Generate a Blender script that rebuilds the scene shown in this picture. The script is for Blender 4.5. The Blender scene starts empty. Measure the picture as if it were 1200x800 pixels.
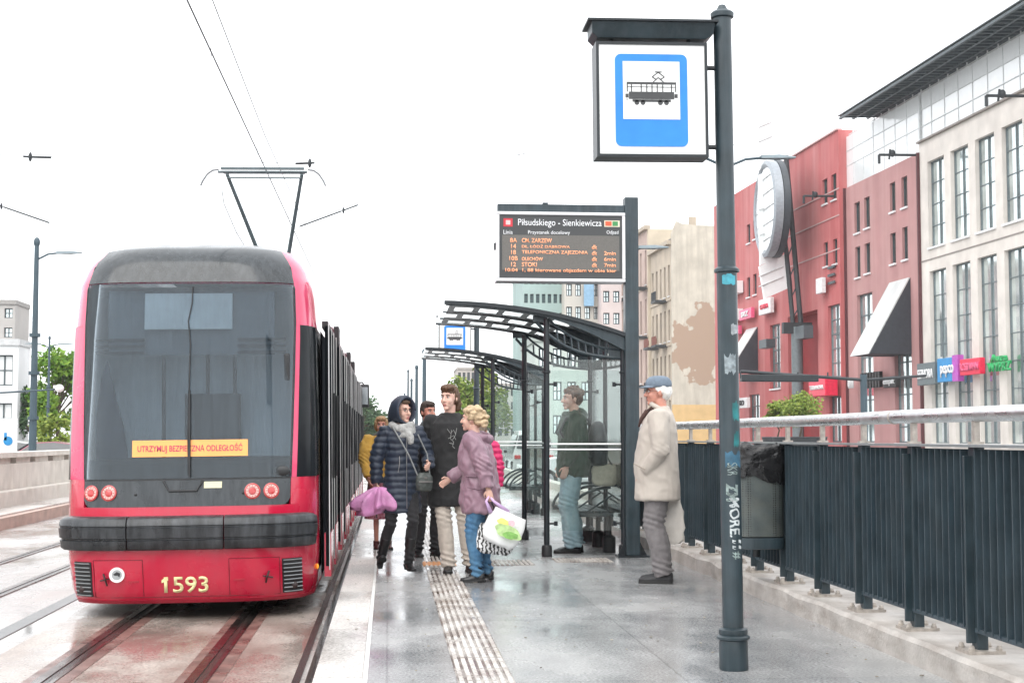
import bpy, bmesh, math, random
from mathutils import Vector, Matrix, noise
random.seed(7)
R = math.radians
S = bpy.context.scene
COL = S.collection
# ------------------------------------------------------------ camera
CH = 1.3
F_ = 1700.0
PIT = math.atan(112/1700); YAW = math.atan(145/1700*math.cos(PIT))
cam = bpy.data.cameras.new('camera'); cam.lens = F_/1200*36; cam.sensor_width = 36
cam.clip_end = 3000; cam.clip_start = .1
co = bpy.data.objects.new('camera', cam); COL.objects.link(co)
co.location = (0, 0, CH); co.rotation_euler = (math.pi/2+PIT, 0, -YAW)
S.camera = co
# ------------------------------------------------------------ sky
W = bpy.data.worlds.new('World'); S.world = W; W.use_nodes = True
nt = W.node_tree; nt.nodes.clear()
sky = nt.nodes.new('ShaderNodeTexSky'); sky.sky_type = 'NISHITA'; sky.sun_disc = False
sky.sun_elevation = R(52); sky.sun_rotation = R(150); sky.dust_density = 3
mixn = nt.nodes.new('ShaderNodeMix'); mixn.data_type = 'RGBA'; mixn.inputs[0].default_value = .9
bg = nt.nodes.new('ShaderNodeBackground'); bg.inputs[1].default_value = .14
ow = nt.nodes.new('ShaderNodeOutputWorld')
nt.links.new(sky.outputs[0], mixn.inputs[6]); mixn.inputs[7].default_value = (8.2, 8.35, 8.5, 1)
nt.links.new(mixn.outputs[2], bg.inputs[0]); nt.links.new(bg.outputs[0], ow.inputs[0])
sl = bpy.data.lights.new('sun', 'SUN'); sl.energy = 1.1; sl.angle = R(60); sl.color = (1, .96, .9)
so = bpy.data.objects.new('sun', sl); COL.objects.link(so)
so.rotation_euler = (R(38), 0, R(-30)); so.location = (0, 0, 30)
S.view_settings.view_transform = 'Standard'; S.view_settings.look = 'None'
S.view_settings.gamma = 1; S.view_settings.use_curve_mapping = False
S.view_settings.exposure = .92
S.render.engine = 'CYCLES'

# ------------------------------------------------------------ point helpers
_f = Vector((math.sin(YAW)*math.cos(PIT), math.cos(YAW)*math.cos(PIT), math.sin(PIT)))
_r = Vector((math.cos(YAW), -math.sin(YAW), 0)); _u = _r.cross(_f)
def ray(px, py): return _f + _r*((px-600)/F_) - _u*((py-400)/F_)
def atz(px, py, z=0.0):
    d = ray(px, py); t = (z-CH)/d.z; return Vector((d.x*t, d.y*t, z))
def aty(px, py, Y):
    d = ray(px, py); t = Y/d.y; return Vector((d.x*t, Y, CH+d.z*t))
def V(*a): return Vector(a)

# ------------------------------------------------------------ materials
def M(name, col, rough=.6, metal=0., var=.12, scale=5., bump=0., bscale=40., streak=None, samt=.5,
      sscale=(8, 8, 1), coat=0., rvar=.0, spec=.5, emis=0., alpha=1., trans=0., sheen=0.):
    m = bpy.data.materials.new(name); m.use_nodes = True
    n = m.node_tree; L = n.links; b = n.nodes['Principled BSDF']
    b.inputs['Roughness'].default_value = rough; b.inputs['Metallic'].default_value = metal
    b.inputs['Specular IOR Level'].default_value = spec
    b.inputs['Coat Weight'].default_value = coat; b.inputs['Coat Roughness'].default_value = .06
    b.inputs['Alpha'].default_value = alpha; b.inputs['Transmission Weight'].default_value = trans
    b.inputs['Sheen Weight'].default_value = sheen
    c = (*col, 1)
    tc = n.nodes.new('ShaderNodeTexCoord')
    nz = n.nodes.new('ShaderNodeTexNoise'); nz.inputs['Scale'].default_value = scale
    nz.inputs['Detail'].default_value = 6; L.new(tc.outputs['Object'], nz.inputs['Vector'])
    rp = n.nodes.new('ShaderNodeValToRGB')
    rp.color_ramp.elements[0].position = .3; rp.color_ramp.elements[1].position = .7
    rp.color_ramp.elements[0].color = (*[x*(1-var) for x in col], 1)
    rp.color_ramp.elements[1].color = (*[min(1, x*(1+var)) for x in col], 1)
    L.new(nz.outputs['Fac'], rp.inputs[0]); out = rp.outputs[0]
    if streak:
        mp = n.nodes.new('ShaderNodeMapping'); mp.inputs['Scale'].default_value = sscale
        L.new(tc.outputs['Object'], mp.inputs['Vector'])
        n2 = n.nodes.new('ShaderNodeTexNoise'); n2.inputs['Scale'].default_value = 1; n2.inputs['Detail'].default_value = 8
        n2.inputs['Roughness'].default_value = .65
        L.new(mp.outputs[0], n2.inputs['Vector'])
        r2 = n.nodes.new('ShaderNodeMapRange'); r2.inputs[1].default_value = .42; r2.inputs[2].default_value = .72
        r2.inputs[3].default_value = 0; r2.inputs[4].default_value = samt
        L.new(n2.outputs['Fac'], r2.inputs[0])
        mx = n.nodes.new('ShaderNodeMix'); mx.data_type = 'RGBA'; L.new(r2.outputs[0], mx.inputs[0])
        L.new(out, mx.inputs[6]); mx.inputs[7].default_value = (*streak, 1); out = mx.outputs[2]
    L.new(out, b.inputs['Base Color'])
    if rvar:
        n3 = n.nodes.new('ShaderNodeTexNoise'); n3.inputs['Scale'].default_value = scale*.6; n3.inputs['Detail'].default_value = 5
        L.new(tc.outputs['Object'], n3.inputs['Vector'])
        r3 = n.nodes.new('ShaderNodeMapRange'); r3.inputs[1].default_value = .35; r3.inputs[2].default_value = .65
        r3.inputs[3].default_value = max(.02, rough-rvar); r3.inputs[4].default_value = min(1, rough+rvar)
        L.new(n3.outputs['Fac'], r3.inputs[0]); L.new(r3.outputs[0], b.inputs['Roughness'])
    if bump:
        n4 = n.nodes.new('ShaderNodeTexNoise'); n4.inputs['Scale'].default_value = bscale; n4.inputs['Detail'].default_value = 4
        L.new(tc.outputs['Object'], n4.inputs['Vector'])
        bp = n.nodes.new('ShaderNodeBump'); bp.inputs['Strength'].default_value = bump; bp.inputs['Distance'].default_value = .02
        L.new(n4.outputs['Fac'], bp.inputs['Height']); L.new(bp.outputs[0], b.inputs['Normal'])
    if emis:
        b.inputs['Emission Color'].default_value = c; b.inputs['Emission Strength'].default_value = emis
    return m

def glass(name, tint=(.8, .9, .88), dust_sheen=(.5, .55, .55), damt=.2, dsc=(30, 30, 3), drough=.03, drops=False):  # diffuse layer: dust on shelter panes, painted reflections on the tram windscreen
    m = bpy.data.materials.new(name); m.use_nodes = True
    n = m.node_tree; L = n.links; n.nodes.clear()
    o = n.nodes.new('ShaderNodeOutputMaterial')
    tr = n.nodes.new('ShaderNodeBsdfTransparent'); tr.inputs[0].default_value = (*tint, 1)
    gl = n.nodes.new('ShaderNodeBsdfGlossy'); gl.inputs['Roughness'].default_value = drough
    fr = n.nodes.new('ShaderNodeFresnel'); fr.inputs[0].default_value = 1.5
    geo = n.nodes.new('ShaderNodeNewGeometry')
    m1 = n.nodes.new('ShaderNodeMixShader'); L.new(fr.outputs[0], m1.inputs[0]); L.new(tr.outputs[0], m1.inputs[1]); L.new(gl.outputs[0], m1.inputs[2])
    df = n.nodes.new('ShaderNodeBsdfDiffuse'); df.inputs[0].default_value = (*dust_sheen, 1)
    tc = n.nodes.new('ShaderNodeTexCoord'); mp = n.nodes.new('ShaderNodeMapping'); mp.inputs['Scale'].default_value = dsc
    L.new(tc.outputs['Object'], mp.inputs[0])
    nz = n.nodes.new('ShaderNodeTexNoise'); nz.inputs['Scale'].default_value = 1; nz.inputs['Detail'].default_value = 7
    L.new(mp.outputs[0], nz.inputs['Vector'])
    mr = n.nodes.new('ShaderNodeMapRange'); mr.inputs[1].default_value = .3; mr.inputs[2].default_value = .75
    mr.inputs[3].default_value = damt*.4; mr.inputs[4].default_value = damt*1.6
    L.new(nz.outputs['Fac'], mr.inputs[0]); fac = mr.outputs[0]
    if drops:
        vo = n.nodes.new('ShaderNodeTexVoronoi'); vo.inputs['Scale'].default_value = 46
        L.new(tc.outputs['Object'], vo.inputs['Vector'])
        lt = n.nodes.new('ShaderNodeMath'); lt.operation = 'LESS_THAN'; lt.inputs[1].default_value = .2
        L.new(vo.outputs['Distance'], lt.inputs[0])
        n5 = n.nodes.new('ShaderNodeTexNoise'); n5.inputs['Scale'].default_value = 5; L.new(tc.outputs['Object'], n5.inputs['Vector'])
        g5 = n.nodes.new('ShaderNodeMath'); g5.operation = 'MULTIPLY'; L.new(lt.outputs[0], g5.inputs[0]); L.new(n5.outputs['Fac'], g5.inputs[1])
        ad = n.nodes.new('ShaderNodeMath'); ad.operation = 'MULTIPLY_ADD'; L.new(g5.outputs[0], ad.inputs[0]); ad.inputs[1].default_value = .32
        L.new(fac, ad.inputs[2]); fac = ad.outputs[0]
    m2 = n.nodes.new('ShaderNodeMixShader'); L.new(fac, m2.inputs[0]); L.new(m1.outputs[0], m2.inputs[1]); L.new(df.outputs[0], m2.inputs[2])
    L.new(m2.outputs[0], o.inputs[0]); return m

# wet paving: puddle mask drives roughness and darkness
def wet(name, col, dark, sc=1.2, lo=.05, hi=.5, slab=None, stain=None, bump=.15, joint=(.1, .1, .1)):
    m = bpy.data.materials.new(name); m.use_nodes = True
    n = m.node_tree; L = n.links; b = n.nodes['Principled BSDF']
    tc = n.nodes.new('ShaderNodeTexCoord')
    mp = n.nodes.new('ShaderNodeMapping'); mp.inputs['Scale'].default_value = (1, .55, 1); L.new(tc.outputs['Object'], mp.inputs[0])
    nz = n.nodes.new('ShaderNodeTexNoise'); nz.inputs['Scale'].default_value = sc; nz.inputs['Detail'].default_value = 9
    nz.inputs['Roughness'].default_value = .6; L.new(mp.outputs[0], nz.inputs['Vector'])
    mr = n.nodes.new('ShaderNodeMapRange'); mr.inputs[1].default_value = .40; mr.inputs[2].default_value = .60
    L.new(nz.outputs['Fac'], mr.inputs[0])
    fine = n.nodes.new('ShaderNodeTexNoise'); fine.inputs['Scale'].default_value = 60; fine.inputs['Detail'].default_value = 5
    L.new(tc.outputs['Object'], fine.inputs['Vector'])
    mx = n.nodes.new('ShaderNodeMix'); mx.data_type = 'RGBA'
    L.new(mr.outputs[0], mx.inputs[0]); mx.inputs[6].default_value = (*col, 1); mx.inputs[7].default_value = (*dark, 1)
    out = mx.outputs[2]
    sp = n.nodes.new('ShaderNodeMix'); sp.data_type = 'RGBA'; sp.blend_type = 'MULTIPLY'; sp.inputs[0].default_value = 1
    fr = n.nodes.new('ShaderNodeMapRange'); fr.inputs[1].default_value = .3; fr.inputs[2].default_value = .7
    fr.inputs[3].default_value = .5; fr.inputs[4].default_value = 1.35; L.new(fine.outputs['Fac'], fr.inputs[0])
    cc = n.nodes.new('ShaderNodeCombineColor'); [L.new(fr.outputs[0], cc.inputs[i]) for i in range(3)]
    L.new(out, sp.inputs[6]); L.new(cc.outputs[0], sp.inputs[7]); out = sp.outputs[2]
    if stain:
        ns = n.nodes.new('ShaderNodeTexNoise'); ns.inputs['Scale'].default_value = stain[1]; ns.inputs['Detail'].default_value = 7
        L.new(mp.outputs[0], ns.inputs['Vector'])
        ms = n.nodes.new('ShaderNodeMapRange'); ms.inputs[1].default_value = .42; ms.inputs[2].default_value = .66; ms.inputs[4].default_value = stain[2]
        L.new(ns.outputs['Fac'], ms.inputs[0])
        mm = n.nodes.new('ShaderNodeMix'); mm.data_type = 'RGBA'; L.new(ms.outputs[0], mm.inputs[0])
        L.new(out, mm.inputs[6]); mm.inputs[7].default_value = (*stain[0], 1); out = mm.outputs[2]
    if slab:
        br = n.nodes.new('ShaderNodeTexBrick'); br.inputs['Scale'].default_value = 1; br.offset = slab[3]
        br.inputs['Brick Width'].default_value = slab[0]; br.inputs['Row Height'].default_value = slab[1]
        br.inputs['Mortar Size'].default_value = slab[2]; br.inputs['Mortar Smooth'].default_value = .3
        br.inputs['Color1'].default_value = (1, 1, 1, 1); br.inputs['Color2'].default_value = (.86, .87, .88, 1)
        br.inputs['Mortar'].default_value = (*joint, 1)
        L.new(tc.outputs['Object'], br.inputs['Vector'])
        mm = n.nodes.new('ShaderNodeMix'); mm.data_type = 'RGBA'; mm.blend_type = 'MULTIPLY'; mm.inputs[0].default_value = 1
        L.new(out, mm.inputs[6]); L.new(br.outputs['Color'], mm.inputs[7]); out = mm.outputs[2]
    L.new(out, b.inputs['Base Color'])
    rr = n.nodes.new('ShaderNodeMapRange'); rr.inputs[3].default_value = hi; rr.inputs[4].default_value = lo
    L.new(mr.outputs[0], rr.inputs[0]); L.new(rr.outputs[0], b.inputs['Roughness'])
    bs = n.nodes.new('ShaderNodeMapRange'); bs.inputs[3].default_value = bump; bs.inputs[4].default_value = bump*.12
    L.new(mr.outputs[0], bs.inputs[0])
    bp = n.nodes.new('ShaderNodeBump'); bp.inputs['Distance'].default_value = .01
    L.new(bs.outputs[0], bp.inputs['Strength']); L.new(fine.outputs['Fac'], bp.inputs['Height']); L.new(bp.outputs[0], b.inputs['Normal'])
    return m

# ------------------------------------------------------------ mesh builder
MW = {}
def tag(o, label=None, cat=None, group=None, kind=None):
    if label: o['label'] = label
    if cat: o['category'] = cat
    if group: o['group'] = group
    if kind: o['kind'] = kind
    return o
def empty(name, loc, rz=0, label=None, cat=None, group=None):
    o = bpy.data.objects.new(name, None); COL.objects.link(o); o.empty_display_size = .2
    o.location = loc; o.rotation_euler = (0, 0, rz)
    MW[o] = Matrix.Translation(Vector(loc)) @ Matrix.Rotation(rz, 4, 'Z')
    return tag(o, label, cat, group)
def copy_tree(o, parent=None, **kw):
    c = o.copy(); COL.objects.link(c); c.parent = parent
    if o in MW: MW[c] = MW[o]
    for ch in list(o.children): copy_tree(ch, c)
    for k, v in kw.items(): c[k] = v
    return c
def place(o, loc, rz=0):
    o.location = loc; o.rotation_euler = (0, 0, rz)
    MW[o] = Matrix.Translation(Vector(loc)) @ Matrix.Rotation(rz, 4, 'Z'); return o

class MB:
    def __init__(s, T=None): s.bm = bmesh.new(); s.T = T
    def _p(s, v): return s.T @ Vector(v) if s.T else Vector(v)
    def face(s, pts):
        try: return s.bm.faces.new([s.bm.verts.new(s._p(p)) for p in pts])
        except ValueError: return None
    def box(s, c, d, rz=0, rx=0, ry=0):
        m = Matrix.Translation(Vector(c)) @ Matrix.Rotation(rz, 4, 'Z') @ Matrix.Rotation(ry, 4, 'Y') @ Matrix.Rotation(rx, 4, 'X')
        vs = [s.bm.verts.new(s._p(m @ Vector((x*d[0]/2, y*d[1]/2, z*d[2]/2)))) for z in (-1, 1) for y in (-1, 1) for x in (-1, 1)]
        for f in ((0, 2, 3, 1), (4, 5, 7, 6), (0, 1, 5, 4), (2, 6, 7, 3), (0, 4, 6, 2), (1, 3, 7, 5)):
            s.bm.faces.new([vs[i] for i in f])
        return s
    def b2(s, a, b): # two opposite corners
        return s.box([(a[i]+b[i])/2 for i in range(3)], [abs(b[i]-a[i]) for i in range(3)])
    def loft(s, rings, cap=True, close=True):
        R_ = [[s.bm.verts.new(s._p(p)) for p in r] for r in rings]
        for a, b in zip(R_, R_[1:]):
            n = len(a)
            for i in range(n if close else n-1):
                j = (i+1) % n
                s.bm.faces.new((a[i], a[j], b[j], b[i]))
        if cap and close:
            s.bm.faces.new(list(reversed(R_[0]))); s.bm.faces.new(R_[-1])
        return s
    def tube(s, pts, rad, seg=10, sq=1., round_ends=False):
        pts = [Vector(p) for p in pts]
        if not isinstance(rad, (list, tuple)): rad = [rad]*len(pts)
        if round_ends:
            d0 = (pts[0]-pts[1]).normalized(); d1 = (pts[-1]-pts[-2]).normalized()
            a, b = pts[0], pts[-1]; r0, r1 = rad[0], rad[-1]
            pts = [a+d0*r0*.95, a+d0*r0*.7, a+d0*r0*.35]+pts+[b+d1*r1*.35, b+d1*r1*.7, b+d1*r1*.95]
            rad = [r0*.3, r0*.71, r0*.93]+list(rad)+[r1*.93, r1*.71, r1*.3]
        rings = []; up = None
        for i, p in enumerate(pts):
            d = (pts[min(i+1, len(pts)-1)]-pts[max(i-1, 0)]).normalized()
            if up is None:
                up = Vector((0, 0, 1)) if abs(d.z) < .9 else Vector((0, 1, 0))
            x = d.cross(up).normalized(); y = x.cross(d).normalized(); up = y
            rings.append([p+x*math.cos(t)*rad[i]+y*math.sin(t)*rad[i]*sq for t in [2*math.pi*k/seg for k in range(seg)]])
        return s.loft(rings)
    def lathe(s, c, prof, seg=20, sx=1, sy=1):
        return s.loft([[(c[0]+r*sx*math.cos(t), c[1]+r*sy*math.sin(t), c[2]+z) for t in [2*math.pi*k/seg for k in range(seg)]] for r, z in prof])
    def prism(s, pts, ext): # planar polygon extruded by vector
        e = Vector(ext); return s.loft([[Vector(p) for p in pts], [Vector(p)+e for p in pts]])
    def ell(s, c, r, seg=14, rings=9, rot=None):
        q = []
        for i in range(1, rings):
            a = math.pi*i/rings; q.append([(math.sin(a)*math.cos(t), math.sin(a)*math.sin(t), -math.cos(a)) for t in [2*math.pi*k/seg for k in range(seg)]])
        q = [[Vector((x*.05, y*.05, -.998)) for x, y, z in q[0]]]+q+[[Vector((x*.05, y*.05, .998)) for x, y, z in q[-1]]]
        rot = rot or Matrix.Identity(3)
        return s.loft([[Vector(c)+rot @ Vector((p[0]*r[0], p[1]*r[1], p[2]*r[2])) for p in rr] for rr in q])
    def mesh(s): return s.bm
    def build(s, name, mat, parent=None, origin=None, smooth=None, bevel=0, post=None, vox=0, sm=0, fn=None):
        me = bpy.data.meshes.new(name)
        bmesh.ops.recalc_face_normals(s.bm, faces=s.bm.faces)
        if bevel:
            es = [e for e in s.bm.edges if len(e.link_faces) == 2 and e.calc_face_angle(0) > R(35)]
            bmesh.ops.bevel(s.bm, geom=es, offset=bevel, segments=2, profile=.6, affect='EDGES', clamp_overlap=True)
        s.bm.to_mesh(me); s.bm.free()
        o = bpy.data.objects.new(name, me); COL.objects.link(o)
        if vox:
            md = o.modifiers.new('r', 'REMESH'); md.mode = 'VOXEL'; md.voxel_size = vox
            if sm: m2 = o.modifiers.new('s', 'SMOOTH'); m2.iterations = sm; m2.factor = .5
            dg = bpy.context.evaluated_depsgraph_get(); dg.update()
            nm = bpy.data.meshes.new_from_object(o.evaluated_get(dg)); o.modifiers.clear()
            o.data = nm; bpy.data.meshes.remove(me); me = nm; me.name = name
            smooth = True
            if fn:
                ns = [v.normal.copy() for v in me.vertices]
                for v, nn in zip(me.vertices, ns): v.co = fn(v.co.copy(), nn)
        if parent is not None:
            mw = MW[parent]; me.transform(mw.inverted()); o.parent = parent; MW[o] = mw
        elif origin is not None:
            me.transform(Matrix.Translation(-Vector(origin))); o.location = origin; MW[o] = Matrix.Translation(Vector(origin))
        else: MW[o] = Matrix.Identity(4)
        me.materials.clear()
        if mat: me.materials.append(mat)
        if smooth is True: me.polygons.foreach_set('use_smooth', [True]*len(me.polygons))
        elif smooth:
            me.polygons.foreach_set('use_smooth', [True]*len(me.polygons)); me.set_sharp_from_angle(angle=R(smooth))
        me.update()
        return o

def text(body, c, w, h, mat, parent, right=(1, 0, 0), up=(0, 0, 1), bold=0., name='lettering', ext=.002, origin=None, T=None):
    cu = bpy.data.curves.new('t', 'FONT'); cu.body = body; cu.size = 1; cu.offset = bold; cu.resolution_u = 3; cu.extrude = 0
    o = bpy.data.objects.new('t', cu); COL.objects.link(o)
    dg = bpy.context.evaluated_depsgraph_get(); dg.update()
    me = bpy.data.meshes.new_from_object(o.evaluated_get(dg)); bpy.data.objects.remove(o)
    xs = [v.co.x for v in me.vertices]; ys = [v.co.y for v in me.vertices]
    x0, x1, y0, y1 = min(xs), max(xs), min(ys), max(ys)
    if h is None: h = w*(y1-y0)/(x1-x0)
    if w is None: w = h*(x1-x0)/(y1-y0)
    rt = Vector(right).normalized(); u = Vector(up).normalized(); c = Vector(c)
    for v in me.vertices:
        v.co = c+rt*((v.co.x-(x0+x1)/2)*w/(x1-x0))+u*((v.co.y-(y0+y1)/2)*h/(y1-y0))
    if T: me.transform(T)
    b = MB(); b.bm.from_mesh(me); bpy.data.meshes.remove(me)
    if ext:
        r = bmesh.ops.extrude_face_region(b.bm, geom=b.bm.faces[:])
        nn = rt.cross(u)
        if T: nn = (T.to_3x3() @ nn)
        bmesh.ops.translate(b.bm, verts=[g for g in r['geom'] if isinstance(g, bmesh.types.BMVert)], vec=nn*ext)
    return b.build(name, mat, parent, origin)
# ------------------------------------------------------------ shared materials
m_steel = M('painted steel slate', (.022, .038, .047), .38, .0, .3, 6, .06, 60, streak=(.075, .09, .10), samt=.4, sscale=(25, 25, 1.5), rvar=.1)
m_steeld = M('painted steel dark', (.012, .017, .021), .4, 0, .2, 8, .05, 60)
m_silver = M('galvanised tube', (.62, .63, .64), .3, .85, .15, 9, .1, 30, streak=(.35, .33, .31), samt=.5, sscale=(20, 3, 20), rvar=.12)
m_galv = M('stub steel', (.42, .38, .34), .5, .5, .3, 20, .1, 60)
m_conc = M('kerb concrete', (.46, .43, .40), .55, 0, .18, 4, .35, 45, streak=(.20, .16, .13), samt=.6, sscale=(3, 3, 9), rvar=.15)
m_concl = M('pale concrete wall', (.60, .57, .52), .7, 0, .12, 3, .25, 30, streak=(.36, .32, .27), samt=.5, sscale=(3, 3, 1))
m_black = M('black rubber', (.018, .019, .021), .45, 0, .25, 8, .1, 50)
m_white = M('white enamel', (.82, .83, .83), .3, 0, .03, 4)
m_red = M('tram crimson paint', (.52, .006, .040), .22, 0, .06, 3, 0, 1, streak=(.50, .03, .07), samt=.5, sscale=(9, 9, .8), coat=.7, rvar=.08)
m_pink = M('tram magenta paint', (.62, .012, .095), .2, 0, .06, 3, streak=(.78, .08, .2), samt=.5, sscale=(9, 9, .8), coat=.7, rvar=.08)

# ------------------------------------------------------------ ground
def sheet(name, x0, x1, y0, y1, z, mat):
    b = MB(); b.face([(x0, y0, z), (x1, y0, z), (x1, y1, z), (x0, y1, z)]); return tag(b.build(name, mat), kind='structure')
PZ = -.25
m_ground = wet('street asphalt', (.16, .16, .165), (.09, .09, .095), .3, .12, .45)
sheet('ground', -600, 600, -100, 900, -.34, m_ground)
hz = bpy.data.materials.new('air haze'); hz.use_nodes = True
_n = hz.node_tree; _n.nodes.clear(); _v = _n.nodes.new('ShaderNodeVolumePrincipled'); _o = _n.nodes.new('ShaderNodeOutputMaterial')
_v.inputs['Color'].default_value = (.97, .98, 1, 1); _v.inputs['Density'].default_value = .0003; _v.inputs['Anisotropy'].default_value = .1
_n.links.new(_v.outputs[0], _o.inputs['Volume'])
b = MB(); b.b2((-620, -120, -1.4), (620, 920, 60)); tag(b.build('haze', hz), kind='stuff')
m_slab = wet('track slab concrete', (.50, .48, .46), (.36, .34, .32), .55, .08, .4, slab=(2.4, 1.9, .014, 0), stain=((.30, .24, .20), .8, .6), joint=(.45, .42, .4))
m_slabb = wet('track slab stained', (.42, .37, .33), (.27, .23, .20), 1.1, .06, .4, stain=((.17, .11, .09), 1.4, .75))
b = MB(); b.b2((-6.4, -6, -.5), (-.52, 160, PZ)); tag(b.build('track_bed', m_slab), kind='structure')
sheet('track_strip', -2.75, -.55, -6, 160, PZ+.004, m_slabb)
m_rail = M('worn rail steel', (.13, .10, .09), .22, .9, .4, 3, .1, 60, rvar=.1)
m_groove = M('rail groove grime', (.035, .027, .024), .25, 0, .3, 10, .2, 80)
m_rust = M('rust stain beside rail', (.17, .10, .085), .35, 0, .45, 5, .2, 60, rvar=.15)
for x in (-2.2, -1.24, -4.8, -3.85):
    b = MB(); b.b2((x-.032, -6, PZ-.05), (x+.032, 160, PZ+.014)); tag(b.build('rail', m_rail), kind='structure')
    b = MB(); b.b2((x+.034, -6, PZ-.04), (x+.078, 160, PZ+.008)); tag(b.build('rail_groove', m_groove), kind='structure')
    b = MB(); b.b2((x+.08, -6, PZ-.04), (x+.11, 160, PZ+.012)); tag(b.build('rail_lip', m_rail), kind='structure')
    if x > -3:
        b = MB(); b.b2((x+.112, -6, PZ-.04), (x+.2, 160, PZ+.0075)); tag(b.build('rail_joint', m_rust), kind='structure')
        b = MB(); b.b2((x-.10, -6, PZ-.04), (x-.034, 160, PZ+.0075)); tag(b.build('rail_joint', m_rust), kind='structure')
b = MB(); b.b2((-3.1, -6, PZ-.05), (-2.96, 160, PZ+.006)); tag(b.build('drain_strip', M('drain strip', (.12, .12, .12), .3, 0, .2, 8, .2, 50)), kind='structure')
b = MB(); b.b2((-.60, -6, PZ-.05), (-.55, 160, PZ+.009)); tag(b.build('edge_joint', m_groove), kind='structure')
# platform
m_plat = wet('wet platform paving', (.40, .40, .395), (.27, .275, .28), .8, .09, .30, slab=(1.6, 2.6, .008, 0), stain=((.27, .27, .27), 5.0, .6), bump=.35, joint=(.75, .75, .75))
b = MB(); b.b2((-.129, -6, -.4), (3.3, 120, 0)); tag(b.build('platform', m_plat), kind='structure')
m_kerb = wet('platform kerb stone', (.62, .585, .55), (.46, .43, .40), .7, .16, .5, slab=(1.0, 1.0, .006, 0), bump=.2, joint=(.45, .42, .4))
b = MB(); b.b2((-.395, -6, -.06), (-.133, 120, .004)); tag(b.build('platform_kerb', m_kerb), kind='structure')
m_riser = M('kerb riser grime', (.16, .075, .06), .6, 0, .3, 6, .2, 40)
b = MB(); b.b2((-.375, -6, -.4), (-.14, 120, -.062)); tag(b.build('platform_riser', m_riser), kind='structure')
b = MB(); b.b2((-.131, -6, 0), (-.105, 120, .0045)); tag(b.build('kerb_joint', M('kerb joint', (.6, .6, .58), .5)), kind='structure')
# tactile strip: ribs on a worn base
m_tb = wet('tactile base', (.40, .37, .34), (.26, .23, .21), 2.5, .12, .5, stain=((.10, .07, .055), 5, .95))
m_tr = wet('tactile rib', (.62, .60, .57), (.48, .45, .42), 3, .15, .5, stain=((.26, .21, .18), 5, .7))
def tact(x0, x1, y0, y1, mb=m_tb, mrr=m_tr, along=True):
    b = MB(); b.b2((x0, y0, -.02), (x1, y1, .004)); tag(b.build('tactile_base', mb), kind='structure')
    b = MB()
    if along:
        n = max(3, int((x1-x0)/.042)); 
        y = y0
        while y < y1:
            for i in range(n):
                x = x0+(i+.5)*(x1-x0)/n; b.b2((x-.012, y+.01, .0), (x+.012, min(y+.385, y1), .012))
            y += .4
    else:
        x = x0+.02
        while x < x1-.02:
            y = y0+.03
            while y < y1-.02: b.box((x, y, .006), (.026, .026, .014)); y += .05
            x += .05
    tag(b.build('tactile_ribs', mrr), kind='structure')
tact(.375, .68, 1, 14.8)
tact(.375, .68, 15.25, 60)
tact(.36, .70, 14.82, 15.23, M('orange tactile base', (.62, .30, .12), .4, 0, .2, 10), M('orange tactile stud', (.7, .36, .16), .4), False)
tact(.9, 1.5, 14.8, 15.4, m_tb, m_tr, False)
tact(1.75, 2.35, 15.1, 15.6, m_tb, m_tr, False)
# puddle-grade manhole / litter
# fence kerb
def wob(v): return v
b = MB()
ys = [-4+i*.5 for i in range(90)]
rings = []
for y in ys:
    j = .012*math.sin(y*7.1)+.008*math.sin(y*17.3)
    rings.append([(3.0+j, y, -.3), (3.0+j, y, .125+j*.3), (3.02+j, y, .15), (3.62, y, .155), (3.62, y, -.3)])
b.loft(rings)
tag(b.build('fence_kerb', m_conc), kind='structure')
b = MB(); b.b2((3.62, -6, -.34), (3.85, 60, .30)); tag(b.build('parapet_plinth', m_concl), kind='structure')
# road beyond, pavements
m_pave = wet('far pavement', (.42, .41, .40), (.28, .28, .28), .5, .12, .5, slab=(.5, .5, .02, .5))
b = MB(); b.b2((17, -20, -.34), (34.5, 400, -.19)); tag(b.build('pavement', m_pave), kind='structure')
b = MB(); b.b2((-26, -20, -.34), (-12.5, 400, -.2)); tag(b.build('pavement', m_pave), kind='structure')
mline = M('road paint', (.7, .7, .68), .5, 0, .15, 6)
b = MB()
for y in range(-10, 300, 8): b.b2((10.2, y, -.4), (10.35, y+4, -.336)); b.b2((-10.1, y, -.4), (-9.95, y+4, -.336))
tag(b.build('road_markings', mline), kind='structure')

# opposite platform with concrete barrier
m_pk = M('pink kerb', (.50, .36, .30), .45, 0, .2, 4, .2, 40, streak=(.3, .2, .17), samt=.5, sscale=(2, .6, 3))
b = MB(); b.b2((-7.6, -6, -.34), (-6.55, 160, -.02)); tag(b.build('opposite_platform', m_kerb), kind='structure')
b = MB(); b.b2((-6.56, -6, -.34), (-6.4, 160, -.05)); tag(b.build('opposite_kerb', m_pk), kind='structure')
bw = empty('concrete_barrier', (-7.5, 20, -.02), 0, 'long stained beige concrete barrier wall behind the tracks left of the tram', 'wall')
b = MB(); b.b2((-7.8, 0, -.3), (-7.4, 160, .78)); b.build('wall', m_concl, bw)
b = MB(); b.b2((-7.39, 0, -.3), (-7.15, 160, .28)); b.build('ledge', m_concl, bw, bevel=.02)
b = MB(); b.b2((-7.85, 0, .90), (-7.35, 160, 1.0))
b.build('coping', m_concl, bw)
b = MB()
for i in range(70): b.b2((-7.75, 6+i*1.6, .78), (-7.45, 6+i*1.6+1.15, .905))
b.build('coping_block', m_concl, bw)

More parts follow.
